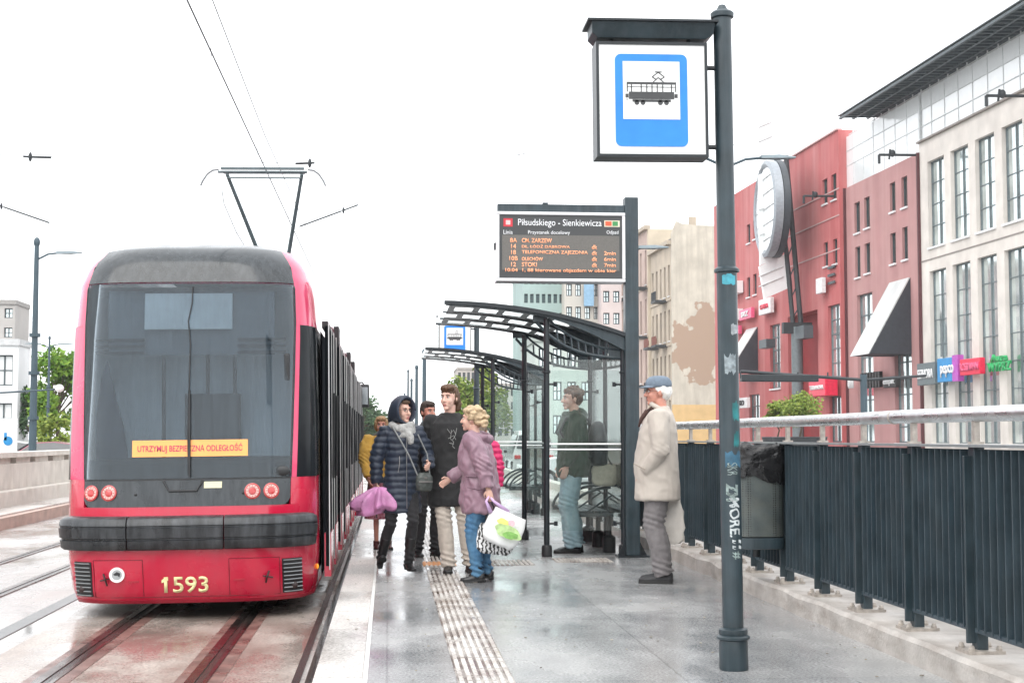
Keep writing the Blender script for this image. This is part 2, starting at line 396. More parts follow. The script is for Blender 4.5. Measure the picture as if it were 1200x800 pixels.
# ------------------------------------------------------------ fence
fl = empty('platform_fence', (3.17, 12, .15), 0, 'long slate blue steel fence with vertical ribs and a silver handrail along the platform', 'fence')
m_panel = M('fence panel paint', (.030, .049, .062), .5, 0, .3, 5, .15, 50, streak=(.065, .085, .095), samt=.65, sscale=(30, 30, 1.2), rvar=.12)
y0 = 4.84; N = 16; sp_ = .93
for i in range(N):
    y = y0+i*sp_
    b = MB(); b.b2((3.14, y-.04, .165), (3.20, y+.04, 1.26)); b.box((3.12, y, .7), (.05, .02, 1.0)); b.build('post', m_steel, fl, bevel=.004)
    b = MB(); b.box((3.17, y, .16), (.2, .19, .018)); bp = b.build('base_plate', m_galv, fl)
    for dx in (-.075, .075):
        for dy in (-.07, .07):
            b = MB(); b.lathe((3.17+dx, y+dy, .168), [(.019, 0), (.019, .012), (.016, .014), (.012, .028), (.001, .03)], 6)
            b.build('bolt', m_galv, bp)
    b = MB(); b.b2((3.155, y-.02, 1.262), (3.185, y+.02, 1.385)); b.b2((3.135, y-.028, 1.262), (3.205, y+.028, 1.275)); b.build('handrail_stub', m_galv, fl)
    if i < N-1:
        b = MB(); b.b2((3.160, y+.042, .27), (3.166, y+sp_-.042, 1.235))
        n = 9
        for k in range(n):
            yy = y+.05+(k+.5)*(sp_-.1)/n
            b.b2((3.118, yy-.005, .275), (3.159, yy+.005, 1.232)); b.b2((3.167, yy-.005, .275), (3.20, yy+.005, 1.232))
        b.b2((3.125, y+.042, .262), (3.195, y+sp_-.042, .285))
        b.build('panel', m_panel, fl)
b = MB(); b.b2((3.105, y0-.5, 1.246), (3.215, y0+(N-1)*sp_+.1, 1.2605)); b.build('top_rail', M('fence top rail', (.30, .33, .34), .3, .4, .15, 8), fl)
b = MB(); b.tube([(3.17, y0-1+i*1., 1.424+.002*math.sin(i*1.7)) for i in range(17)], .042, 16); b.build('handrail', m_silver, fl, smooth=40)
for y in (8.9, 13.0, 17.1):
    b = MB(); b.tube([(3.17, y-.012, 1.424), (3.17, y+.012, 1.424)], .044, 16); b.build('handrail_sleeve', m_galv, fl, smooth=40)

# ------------------------------------------------------------ litter bin on fence
lb = empty('litter_bin', (2.93, 11.9, .37), 0, 'dark perforated litter bin with a black liner hanging on the platform fence', 'litter bin')
def sring(cx, cy, z, rx, ry, n=32, e=3.2, w=0):
    out = []
    for k in range(n):
        t = 2*math.pi*k/n; c, s = math.cos(t), math.sin(t)
        x = math.copysign(abs(c)**(2/e), c)*rx; y = math.copysign(abs(s)**(2/e), s)*ry
        out.append((cx+x, cy+y, z+(w*(random.random()-.5))))
    return out
def perf():
    m = M('perforated steel', (.075, .09, .09), .5, .2, .25, 7, .1, 60, streak=(.16, .16, .13), samt=.35, sscale=(6, 6, 6))
    n = m.node_tree; L = n.links; b = n.nodes['Principled BSDF']
    tc = n.nodes['Texture Coordinate']; vo = n.nodes.new('ShaderNodeTexVoronoi'); vo.inputs['Scale'].default_value = 55; vo.inputs['Randomness'].default_value = .1
    L.new(tc.outputs['Object'], vo.inputs['Vector'])
    cr = n.nodes.new('ShaderNodeMath'); cr.operation = 'LESS_THAN'; cr.inputs[1].default_value = .3; L.new(vo.outputs['Distance'], cr.inputs[0])
    mx = n.nodes.new('ShaderNodeMix'); mx.data_type = 'RGBA'; L.new(cr.outputs[0], mx.inputs[0])
    src = b.inputs['Base Color'].links[0].from_socket; L.new(src, mx.inputs[6]); mx.inputs[7].default_value = (.012, .012, .012, 1)
    L.new(mx.outputs[2], b.inputs['Base Color']); return m
b = MB(); b.loft([sring(2.93, 11.9, z, .205, .19) for z in (.47, .7, .9, 1.1)], cap=False); b.build('bin_body', perf(), lb, smooth=40)
b = MB(); b.loft([sring(2.93, 11.9, z, .195, .18) for z in (.45, .451)]); b.loft([sring(2.93, 11.9, z, r, r-.015) for z, r in ((.37, .20), (.375, .212), (.43, .212), (.46, .21))]); b.build('bin_base', m_steel, lb, smooth=40)
b = MB(); rr = [(1.0, .214, .02), (1.02, .222, .02), (1.05, .224, .02), (1.08, .223, .02), (1.11, .222, .02), (1.14, .220, .02), (1.17, .216, .02), (1.195, .20, .015), (1.16, .185, .01), (1.0, .17, .02)]
b.loft([sring(2.93, 11.9, z, r, r-.015, 48, 3.2, w) for z, r, w in rr], cap=False)
def bagfn(v, n): return v+n*(.016*noise.noise(v*14)+.010*noise.noise(V(v.x*30, v.y*30, v.z*9)))
o = b.build('bin_liner', M('black liner film', (.014, .014, .015), .14, 0, .3, 10, 1.0, 13), lb, smooth=True)
for v in o.data.vertices:
    a = math.atan2(v.co.y, v.co.x); v.co.z += .008*math.sin(a*5)+.012*noise.noise(v.co*20)+(-.09+.035*math.sin(a*3+1) if v.co.z < .68 else 0)
    q_ = 1+.035*math.sin(a*11+v.co.z*24)+.09*noise.noise(v.co*18); v.co.x *= q_; v.co.y *= q_
b = MB(); b.b2((3.0, 11.88, .5), (3.13, 11.92, .56)); b.b2((3.0, 11.88, .95), (3.13, 11.92, 1.0)); b.tube([(2.93, 11.9, .37), (2.93, 11.9, .3)], .03); b.build('bracket', m_steeld, lb)

lb.location.y -= .46; lb.location.z += .05
# scattered butts and flecks on the paving
b = MB(); rl = random.Random(12)
for i in range(170):
    x = rl.uniform(-.3, 2.95); y = rl.uniform(7, 20); s_ = rl.uniform(.006, .02); b.box((x, y, .009), (s_, s_*rl.uniform(.3, 1), .004), rz=rl.uniform(0, 3))
tag(b.build('ground_litter', M('litter fleck', (.22, .19, .15), .8, 0, .9, 3)), kind='stuff')
# ------------------------------------------------------------ stop sign poles
def signpole(px, Y, label, glabel, lean=0, detail=True, gx=None):
    bx = (px-455)/1700*Y if gx is None else gx
    r = empty('stop_sign', (bx, Y, 0), 0, label, 'tram stop sign')
    P = lambda x, y, z: (bx+x, Y+y, z)
    b = MB()
    b.lathe((bx, Y, 0), [(.078, 0), (.082, .01), (.080, .15), (.078, .165), (.092, .172), (.093, .185), (.078, .195), (.082, .205), (.080, .225), (.06, .235)], 28)
    b.build('pole_base', m_steel, r, smooth=35)
    b = MB(); b.lathe((bx, Y, .23), [(.059, 0), (.058, 2.03)], 28); b.lathe((bx, Y, 2.265), [(.052, 0), (.052, 1.45)], 28); b.build('pole', m_steel, r, smooth=35)
    b = MB(); b.lathe((bx, Y, 2.235), [(.06, 0), (.072, .005), (.072, .02), (.055, .034)], 28)
    b.build('collar', m_steel, r, smooth=35)
    b = MB(); b.lathe((bx, Y, 3.71), [(.052, 0), (.066, .006), (.068, .03), (.055, .042), (.035, .05), (.03, .058), (.02, .078), (.002, .085)], 24); b.build('pole_cap', m_steel, r, smooth=35)
    # roof beam
    xc = -.47
    b = MB(); b.prism([P(-.775, -.11, 3.655), P(-.065, -.11, 3.655), P(-.068, -.075, 3.60), P(-.11, -.06, 3.572), P(-.735, -.06, 3.572), P(-.77, -.075, 3.60)], (0, .2, 0)); b.build('sign_roof', m_steel, r, bevel=.004)
    b = MB(); b.b2(P(-.80, -.13, 3.655), P(-.05, .13, 3.667)); b.build('roof_plate', m_steeld, r)
    b = MB()
    for x in (-.65, -.2): b.tube([P(x, 0, 3.50), P(x, 0, 3.58)], .012)
    b.build('hanger', m_steeld, r)
    for z in (3.42, 2.96):
        b = MB(); b.tube([P(-.115, 0, z), P(-.04, 0, z)], .014); b.build('bracket', m_steeld, r)
    x0, x1, z0, z1 = -.75, -.11, 2.885, 3.545
    b = MB(); t = .016
    b.b2(P(x0, -.085, z1-t), P(x1, .085, z1)); b.b2(P(x0, -.085, z0), P(x1, .085, z0+t)); b.b2(P(x0, -.085, z0+t), P(x0+t, .085, z1-t)); b.b2(P(x1-t, -.085, z0+t), P(x1, .085, z1-t))
    b.build('sign_frame', m_steeld, r)
    b = MB(); b.b2(P(x0+t, -.078, z0+t), P(x1-t, .078, z1-t)); b.build('sign_face', m_signw, r)
    def rrect(cx, cz, w, h, rad, y, n=5):
        pts = []
        for sx, sz, a0 in ((1, 1, 0), (-1, 1, 90), (-1, -1, 180), (1, -1, 270)):
            for k in range(n+1):
                a = R(a0+90*k/n); pts.append(P(cx+sx*(w/2-rad)+rad*math.cos(a), y, cz+sz*(h/2-rad)+rad*math.sin(a)))
        return pts
    cx, cz = -.435, 3.21
    b = MB(); b.prism(rrect(cx, cz, .415, .53, .035, -.078), (0, -.004, 0)); bl = b.build('blue_panel', m_blue, r)
    b = MB(); b.prism([P(cx-.163, -.082, 3.10), P(cx+.163, -.082, 3.10), P(cx+.163, -.082, 3.432), P(cx-.163, -.082, 3.432)], (0, -.002, 0)); b.build('white_square', m_signw, bl)
    # tram pictogram: outlined body, pillars, wheels and pantograph
    k = M_ink; y = -.0842; b = MB()
    def rc(xa, za, xb, zb): b.b2(P(cx+xa, y-.0015, 3.245+za), P(cx+xb, y, 3.245+zb))
    rc(-.142, .055, .142, .068); rc(-.130, -.03, .130, .012); rc(-.110, -.046, .110, -.032)
    for xx in (-.142, -.118, -.062, -.030, .0, .030, .062, .112, .136): rc(xx, .012, xx+.006, .054)
    rc(-.150, -.022, -.132, .0); rc(.132, -.022, .150, .0); rc(-.165+.02, -.034, -.135, -.03); rc(-.142, .038, .142, .0415)
    for xx in (-.085, -.05, .05, .085):
        b.lathe((0, 0, 0), [(.001, 0)], 3) if False else None
        b.prism([P(cx+xx+.014*math.cos(t), y, 3.195+.014*math.sin(t)) for t in [2*math.pi*i/14 for i in range(14)]], (0, -.0015, 0))
    def seg(xa, za, xb, zb, w=.0028):
        d = V(xb-xa, 0, zb-za).normalized(); nn = V(-d.z, 0, d.x)*w
        b.prism([V(*P(cx+xa, y-.0003, 3.245+za))+nn, V(*P(cx+xb, y-.0003, 3.245+zb))+nn, V(*P(cx+xb, y-.0003, 3.245+zb))-nn, V(*P(cx+xa, y-.0003, 3.245+za))-nn], (0, -.0014, 0))
    seg(.01, .068, .04, .095); seg(.07, .068, .04, .095); seg(.005, .098, .04, .125); seg(.075, .098, .04, .125); seg(.005, .098, .03, .082); seg(.075, .098, .05, .082); seg(.02, .127, .06, .127)
    b.build('tram_pictogram', k, bl)
    return r
m_signw = M('sign acrylic', (.80, .81, .80), .3, 0, .03, 3, streak=(.62, .64, .65), samt=.25, sscale=(3, 3, 3))
m_blue = M('sign blue', (.012, .20, .72), .35, 0, .08, 6, streak=(.03, .27, .78), samt=.4, sscale=(5, 5, 5))
M_ink = M('pictogram grey', (.05, .052, .055), .5)
pb = atz(860, 784)
r = signpole(860, pb.y, 'tall slate tram stop pole with large square tram sign and graffiti, nearest the camera', None, gx=pb.x)
bx, Y = pb.x, pb.y; stop_root = r
# stickers + graffiti wrapped on the pole
def wrap(name, a0, a1, z0, z1, mat, rad=.0592, jag=0, nseg=8, zs=1):
    b = MB(); rings = []
    for j in range(zs+1):
        z = z0+(z1-z0)*j/zs; row = []
        for i in range(nseg+1):
            jj = jag*(random.random()-.5) if j in (0, zs) else 0
            ja = jag*6*(random.random()-.5) if i in (0, nseg) else 0
            a = R(-90+a0+(a1-a0)*i/nseg+ja*20); row.append((bx+math.cos(a)*rad, Y+math.sin(a)*rad, z+jj))
        rings.append(row)
    b.loft(rings, cap=False, close=False); return b.build(name, mat, r)
wrap('teal_sticker', -40, 40, 2.165, 2.22, M('teal sticker', (.05, .30, .38), .4, 0, .3, 30), jag=.012)
wrap('torn_sticker', 5, 60, 1.88, 1.94, M('torn paper', (.30, .33, .35), .7, 0, .3, 40), jag=.02)
wrap('torn_sticker', -35, 30, 1.66, 1.76, M('torn paper grey', (.22, .26, .28), .7, 0, .4, 40), jag=.03)
m_teal = M('teal spray paint', (.012, .14, .15), .45, 0, .5, 18); m_tealb = M('blue spray paint', (.03, .10, .16), .45, 0, .5, 18)
wrap('spray_patch', 5, 50, 1.40, 1.50, m_teal, jag=.03, zs=3); wrap('spray_patch', 10, 48, 1.25, 1.33, m_teal, .0593, .03, zs=3)
wrap('spray_patch', -40, 60, 1.14, 1.21, m_tealb, .0594, .03)
m_chalk = M('white marker paint', (.48, .52, .53), .6, 0, .2, 30)
def wraptext(body, z, h, w, a0=0, mat=m_chalk, name='graffiti_tag', bold=.02, rot=True):
    o = text(body, (0, 0, 0), h, w, mat, None, (1, 0, 0), (0, 1, 0), bold, name, 0)
    me = o.data; bm = bmesh.new(); bm.from_mesh(me)
    for _ in range(2): bmesh.ops.subdivide_edges(bm, edges=[e for e in bm.edges if e.calc_length() > .006], cuts=1)
    bm.to_mesh(me); bm.free()
    for v in me.vertices:
        u, q = (v.co.y, -v.co.x) if rot else (v.co.x, v.co.y)   # letters run down the pole
        a = R(-90+a0)+u/.0597
        v.co = V(bx+math.cos(a)*.0597, Y+math.sin(a)*.0597, z+q+.003*math.sin(u*150))
    me.transform(MW[r].inverted()); o.parent = r; me.update(); MW[o] = MW[r]
wraptext('MORE.', .85, .22, .062, 8)
wraptext('II', .70, .05, .06, 20)
m_scr = M('scratched paint', (.22, .28, .27), .6, 0, .4, 30)
wraptext('ZM', .99, .10, .07, -5, m_scr, bold=.04); wraptext('SKR', 1.12, .07, .06, 0, m_scr, bold=-.0); wraptext('#', .64, .04, .05, 15, m_scr)
stop_root.rotation_euler.y = -R(.48)
# second sign, farther down the platform
r2 = signpole(558, 28.4, 'small distant tram stop sign above the farther shelter', None)

# ------------------------------------------------------------ departure board
db = atz(741, 652)
dr = empty('departure_board', (db.x, db.y, 0), 0, 'dark electronic departure board in a silver frame on a slate post', 'departure board')
D = lambda x, y, z: (db.x+x, db.y+y, z)
b = MB(); b.b2(D(-.075, -.075, .02), D(.075, .075, 3.94)); b.build('post', m_steel, dr, bevel=.008)
b = MB(); b.b2(D(-.17, -.13, 0), D(.17, .13, .02)); 
for s in (-1, 1): b.prism([D(s*.076, 0, .02), D(s*.16, 0, .02), D(s*.076, 0, .18)], (0, .01, 0))
b.build('base_plate', m_steeld, dr)
b = MB(); b.b2(D(-1.48, -.06, 3.76), D(-.076, .06, 3.85)); b.box(D(-.95, 0, 3.865), (.06, .06, .02)); b.build('arm', m_steel, dr, bevel=.005)
x0, x1, z0, z1 = -1.50, -.08, 2.99, 3.755
b = MB(); t = .035
b.b2(D(x0, -.13, z1-t), D(x1, .12, z1)); b.b2(D(x0, -.13, z0), D(x1, .12, z0+t)); b.b2(D(x0, -.13, z0+t), D(x0+t, .12, z1-t)); b.b2(D(x1-t, -.13, z0+t), D(x1, .12, z1-t)); b.build('board_frame', M('board frame alu', (.62, .62, .63), .35, .6, .05), dr, bevel=.006)
b = MB(); b.b2(D(x0+t, -.115, z0+t), D(x1-t, .10, z1-t)); b.build('screen', M('screen dark', (.045, .048, .05), .3, 0, .05), dr)
b = MB(); b.b2(D(x0+t+.03, -.119, z0+t+.09), D(x1-t-.03, -.116, z1-t-.22)); b.build('led_area', M('led matrix', (.13, .125, .115), .6, 0, .1, 80), dr)
b = MB()
for x in (x0-.012, x1+.002): 
    b.b2(D(x-.004, -.05, 3.35), D(x+.02, .05, 3.42))
b.build('hinge', m_steeld, dr)
m_or = M('led orange', (.9, .38, .20), .6, emis=.22); m_lt = M('board white print', (.8, .82, .84), .5, 0, .02)
text('Piłsudskiego - Sienkiewicza', D(-.80, -.1165, 3.63), .92, .095, m_lt, dr)
text('Linia', D(-1.37, -.1165, 3.53), .10, .045, m_lt, dr); text('Przystanek docelowy', D(-.92, -.1165, 3.525), .46, .05, m_lt, dr); text('Odjazd', D(-.22, -.1165, 3.535), .13, .05, m_lt, dr)
rows = [('8A', 'CM. ZARZEW', '', ''), ('14', 'DŁ. ŁÓDŹ DĄBROWA', '', '>>'), ('18', 'TELEFONICZNA ZAJEZDNIA', '2', 'min'), ('10B', 'OLECHÓW', '6', 'min'), ('12', 'STOKI', '7', 'min')]
for i, (a, t_, n_, mn) in enumerate(rows):
    z = 3.44-i*.066
    text(a, D(-1.31, -.1195, z), None, .048, m_or, dr, bold=.01); text(t_, D(-1.22+.033*len(t_)/2, -.1195, z), .033*len(t_), .048, m_or, dr, bold=.01)
    if i: text('dk', D(-.42, -.1195, z), .06, .046, m_or, dr, bold=.012)
    if n_: text(n_+mn, D(-.25, -.1195, z), .13, .042, m_or, dr, bold=.012)
text('10:04  1, 88 kierowane objazdem w obie kier', D(-.79, -.1195, 3.44-5*.066), 1.22, .048, m_or, dr, bold=.01)
b = MB(); b.b2(D(-1.42, -.118, 3.59), D(-1.32, -.115, 3.68)); lg = b.build('city_crest', M('crest red', (.6, .03, .05), .4), dr)
b = MB(); b.box(D(-1.37, -.1185, 3.635), (.05, .003, .05)); b.build('crest_mark', M('crest pale', (.75, .5, .5), .4), lg)
b = MB(); b.b2(D(-.31, -.118, 3.60), D(-.14, -.115, 3.67)); lg = b.build('logo_plate', M('logo pale', (.7, .65, .5), .4), dr)
b = MB(); b.b2(D(-.30, -.1205, 3.61), D(-.23, -.1185, 3.66)); b.build('logo_red', M('logo red', (.7, .1, .04), .4), lg)
b = MB(); b.b2(D(-.22, -.1205, 3.61), D(-.16, -.1185, 3.66)); b.build('logo_green', M('logo green', (.05, .25, .08), .4), lg)

# ------------------------------------------------------------ shelters
m_sg = glass('shelter glass', (.93, .965, .955), (.62, .68, .66), .022, (14, 14, 3), .05, True)
m_sl = M('frosted slot', (.75, .77, .76), .5)
def shelter(y0, label):
    r = empty('tram_shelter', (2.1, y0, 0), 0, label, 'tram shelter', 'tram shelters on the platform')
    y1 = y0+2.62; yc = (y0+y1)/2
    xf, xb = 1.73, 2.58
    # canopy curve z(x)
    def cz(x): 
        t = max(0, (x-.64)/(2.62-.64)); return 2.76-.05*t-.30*t**2.2
    for (x, y) in ((xf, y0), (xf, y1), (xb, y0), (xb, y1)):
        b = MB(); top = cz(x)-.05
        b.tube([(x, y, .1), (x, y, top)], .032, 16)
        p = b.build('post', m_steeld, r, smooth=40)
        b = MB(); b.lathe((x, y, 0), [(.058, 0), (.058, .1), (.05, .125), (.034, .13)], 18); b.build('post_foot', m_black, p, smooth=40)
        b = MB(); b.lathe((x, y, 2.0), [(.034, 0), (.046, .005), (.046, .02), (.034, .025)], 16); b.build('post_collar', m_steeld, p, smooth=40)
        for z in (.36, 1.88): 
            b = MB(); b.tube([(x, y, z), (x+(.1 if x == xf else -.1), y, z)], .012, 8); b.lathe((x+(.1 if x == xf else -.1), y, z-.025), [(.02, 0), (.02, .05)], 10)
            b.build('glass_clamp', m_steeld, p)
    # ribs with drop-shaped back ends
    ys_ = [y0-.08+i*(2.62+.16)/3 for i in range(4)]
    for y in ys_:
        b = MB(); up = []; lo = []
        for i in range(25):
            x = .62+i*(2.66-.62)/24; t = i/24
            dep = .016+.03*t+.17*max(0, t-.55)**1.3*2.2
            up.append((x, y-.02, cz(x)-.012)); lo.append((x, y-.02, cz(x)-.012-dep))
        for i in range(24):
            b.prism([up[i], up[i+1], lo[i+1], lo[i]], (0, .04, 0))
        b.build('roof_rib', m_steel, r)
    # slatted roof deck: dark sheet with rows of elongated slots open to the sky
    b = MB()
    nx = 7
    for j in range(3):
        ya, yb = ys_[j]+.02, ys_[j+1]-.02; m_ = 1
        for q in range(m_):
            y_a = ya+(yb-ya)*q/m_; y_b = ya+(yb-ya)*(q+1)/m_
            sy0 = y_a+(y_b-y_a)*.22; sy1 = y_b-(y_b-y_a)*.22; off = (j % 2)*.5
            def quad(xa, xe, p, r_):
                n_ = max(1, int((xe-xa)/.05))
                for i in range(n_):
                    a_, c_ = xa+(xe-xa)*i/n_, xa+(xe-xa)*(i+1)/n_
                    b.prism([(a_, p, cz(a_)-.02), (c_, p, cz(c_)-.02), (c_, p, cz(c_)-.026), (a_, p, cz(a_)-.026)], (0, r_-p, 0))
            quad(.66, 2.6, y_a, sy0); quad(.66, 2.6, sy1, y_b)
            pit = (2.6-.66)/nx; x = .66-off*pit
            while x < 2.6:
                a_, c_ = max(.66, x), min(2.6, x+pit*.26)
                if c_ > a_: quad(a_, c_, sy0, sy1)
                x += pit
    b.build('roof_lattice', m_steeld, r)
    b = MB(); rings = []
    for i in range(25):
        x = .60+i*(2.68-.60)/24; rings.append([(x, y0-.13, cz(x)), (x, y1+.13, cz(x)), (x, y1+.13, cz(x)+.018), (x, y0-.13, cz(x)+.018)])
    b.loft(rings); b.build('roof_sheet', m_roofs, r)
    for y in (y0-.13, y1+.13):
        b = MB()
        for i in range(24):
            x = .60+i*(2.68-.60)/24; xe = x+(2.68-.6)/24
            b.prism([(x, y-.012, cz(x)+.022), (xe, y-.012, cz(xe)+.022), (xe, y-.012, cz(xe)-.022), (x, y-.012, cz(x)-.022)], (0, .024, 0))
        b.build('roof_edge', m_steeld, r)
    # ornamental arched brackets under the roof at both ends
    for y in (y0, y1):
        b = MB()
        def arc(xa, za, xb_, zb, sag, rr=.014, n=12):
            pts = []
            for i in range(n+1):
                t = i/n; pts.append((xa+(xb_-xa)*t, y, za+(zb-za)*t-sag*math.sin(math.pi*t**.8)))
            b.tube(pts, rr, 8); return pts
        p1 = arc(1.62, 2.56, 2.56, 2.17, .13, .017); p2 = arc(1.75, 2.60, 2.56, 2.25, .09, .014); p3 = arc(1.88, 2.62, 2.56, 2.33, .05, .014)
        for i in range(3, 9): b.tube([p1[i], (p1[i][0]-.01, y, p1[i][2]+.13)], .011, 6)
        b.tube([(2.3, y, 2.2), (2.32, y, 2.42)], .012, 6); b.tube([(2.38, y, 2.2), (2.40, y, 2.42)], .012, 6)
        b.box((2.49, y, 2.25), (.14, .02, .16)); b.box((1.66, y, 2.60), (.16, .02, .07))
        b.build('arched_bracket', m_steel, r)
    # glass walls + handrail bars
    b = MB(); b.b2((xf+.05, y0-.004, .28), (xb-.04, y0+.004, 2.15)); b.build('side_glass', m_sg, r)
    b = MB(); b.b2((xb-.004, y0+.06, .28), (xb+.004, yc-.02, 2.25)); b.b2((xb-.004, yc+.02, .28), (xb+.004, y1-.06, 2.25)); b.build('back_glass', m_sg, r)
    b = MB(); b.b2((xf+.05, y1-.004, .28), (xb-.04, y1+.004, 2.15)); b.build('side_glass', m_sg, r)
    b = MB(); b.tube([(xb, yc, .1), (xb, yc, 2.4)], .03, 12); b.lathe((xb, yc, 0), [(.058, 0), (.058, .1), (.034, .13)], 16); b.build('post', m_steeld, r)
    for y in (y0-.02, y1+.02):
        b = MB()
        for z in (1.165, 1.225): b.tube([(xf+.03, y, z), (xb-.03, y, z)], .009, 8)
        b.build('guard_bar', m_white, r)
    b = MB()
    for z in (1.165,): b.tube([(xb-.02, y0, z), (xb-.02, y1, z)], .012, 8)
    b.build('back_bar', m_steeld, r)
    # bench with arched arm rests
    bx0 = 2.08
    b = MB()
    for i in range(5): b.b2((bx0+i*.085, y0+.55, .44), (bx0+.07+i*.085, y1-.35, .465))
    b.build('bench_seat', m_steel, r)
    for y in (y0+.55, (y0+y1)/2+.1, y1-.35):
        b = MB()
        pts = []
        for i in range(13):
            a = R(180-90*i/12); pts.append((2.52+.46*math.cos(a), y, .43+.30*math.sin(a)))
        b.tube(pts, .017, 8); b.tube([(2.05, y, .42), (2.55, y, .42)], .02, 8); b.tube([(2.2, y, .42), (2.53, y, .64)], .012, 6)
        b.build('bench_arm', m_steel, r)
        b = MB(); b.lathe((2.50, y, 0), [(.075, 0), (.075, .17), (.06, .18), (.03, .2), (.03, .42)], 14); b.build('bench_leg', m_black, r)
    return r
m_roofs = bpy.data.materials.new('roof sheet frosted'); m_roofs.use_nodes = True
_n = m_roofs.node_tree; _n.nodes.clear(); _o = _n.nodes.new('ShaderNodeOutputMaterial'); _t = _n.nodes.new('ShaderNodeBsdfTranslucent'); _p = _n.nodes.new('ShaderNodeBsdfTransparent'); _m = _n.nodes.new('ShaderNodeMixShader')
_t.inputs[0].default_value = (.85, .87, .87, 1); _p.inputs[0].default_value = (.95, .97, .97, 1); _z = _n.nodes.new('ShaderNodeTexNoise'); _z.inputs['Scale'].default_value = 3; _n.links.new(_z.outputs['Fac'], _m.inputs[0])
_n.links.new(_p.outputs[0], _m.inputs[1]); _n.links.new(_t.outputs[0], _m.inputs[2]); _n.links.new(_m.outputs[0], _o.inputs[0])
shelter(15.85, 'nearer dark steel tram shelter with curved slatted roof beside the departure board')
shelter(24.1, 'farther dark steel tram shelter half hidden behind the nearer one')
# ------------------------------------------------------------ tram
XC, TY, TD = -1.695, 12.55, .55
SIDE = 19.0
def lerp(tab, z):
    if z <= tab[0][0]: return tab[0][1]
    for (a, va), (b_, vb) in zip(tab, tab[1:]):
        if z <= b_:
            t = (z-a)/(b_-a); t = t*t*(3-2*t)*.35+t*.65; return va+(vb-va)*t
    return tab[-1][1]
HW = [(-.13, 1.03), (0, 1.065), (.3, 1.085), (1.2, 1.085), (2.2, 1.07), (2.6, 1.04), (2.81, .99), (2.96, .89), (3.05, .70)]
YF = [(-.13, .16), (0, .07), (.25, 0), (.7, 0), (.95, .035), (2.64, .20), (2.83, .30), (2.96, .45), (3.05, .80)]
HP = math.pi/2
def PW(z): return 1-.22*max(0, min(1, (z-.9)/1.7))
def S0(t, z):
    hw, yf = lerp(HW, z), lerp(YF, z)
    at = abs(t); sg = 1 if t >= 0 else -1
    if at < HP: at = HP*(at/HP)**PW(z)
    if at <= math.pi/2: x = math.sin(at)**.5*hw; y = TY+yf+TD*(1-math.cos(at))
    else: x = hw; y = TY+yf*max(0, 1-(at-math.pi/2)/1.5)+TD+(at-math.pi/2)
    return V(XC+sg*x, y, z)
def ST(t, z, off=0.):
    p = S0(t, z)
    if not off: return p
    e = .02; tt = t if abs(t) > .04 else math.copysign(.04, t if t else 1)
    a = S0(tt+e, z)-S0(tt-e, z); c = S0(tt, min(z+e, 3.05))-S0(tt, z-e)
    n = a.cross(c).normalized()
    if n.y > 0 and abs(t) < 1.2: n = -n
    if abs(t) >= 1.2 and (n.x > 0) != (t > 0): n = -n
    return p+n*off
def ta(a): return math.copysign(math.asin(min(1, a*a)), a)
def tw(x, z): # t for lateral distance x from the tram axis
    t = ta(max(-1, min(1, x/lerp(HW, z)))); return math.copysign(HP*(abs(t)/HP)**(1/PW(z)), t)
def gsolid(b, fn, nu, nv):
    g = [[[b.bm.verts.new(fn(i/nu, j/nv, l)) for i in range(nu+1)] for j in range(nv+1)] for l in (0, 1)]
    for j in range(nv):
        for i in range(nu):
            b.bm.faces.new((g[0][j][i], g[0][j][i+1], g[0][j+1][i+1], g[0][j+1][i]))
            b.bm.faces.new((g[1][j][i], g[1][j+1][i], g[1][j+1][i+1], g[1][j][i+1]))
    for j in range(nv):
        b.bm.faces.new((g[0][j][0], g[0][j+1][0], g[1][j+1][0], g[1][j][0])); b.bm.faces.new((g[0][j][nu], g[1][j][nu], g[1][j+1][nu], g[0][j+1][nu]))
    for i in range(nu):
        b.bm.faces.new((g[0][0][i], g[1][0][i], g[1][0][i+1], g[0][0][i+1])); b.bm.faces.new((g[0][nv][i], g[0][nv][i+1], g[1][nv][i+1], g[1][nv][i]))
    return b
def tpatch(name, t0, t1, z0, z1, off, th, mat, par, nu=24, nv=10, build=True, b=None):
    T0 = t0 if callable(t0) else (lambda z: t0); T1 = t1 if callable(t1) else (lambda z: t1)
    Z0 = z0 if callable(z0) else (lambda u: z0); Z1 = z1 if callable(z1) else (lambda u: z1)
    def fn(u, v, l):
        z = Z0(u)+(Z1(u)-Z0(u))*v; a, c = T0(z), T1(z)
        # even spacing in arc: more samples near the corner
        return ST(a+(c-a)*u, z, off-(th if l else 0))
    b = b or MB(); gsolid(b, fn, nu, nv)
    return b.build(name, mat, par, smooth=40) if build else b
tr = empty('tram', (XC, TY+.6, PZ), 0, 'crimson tram with dark sloping windscreen and fleet number 1593 standing at the platform', 'tram')
HP = math.pi/2; TE = HP+SIDE
WS = .805
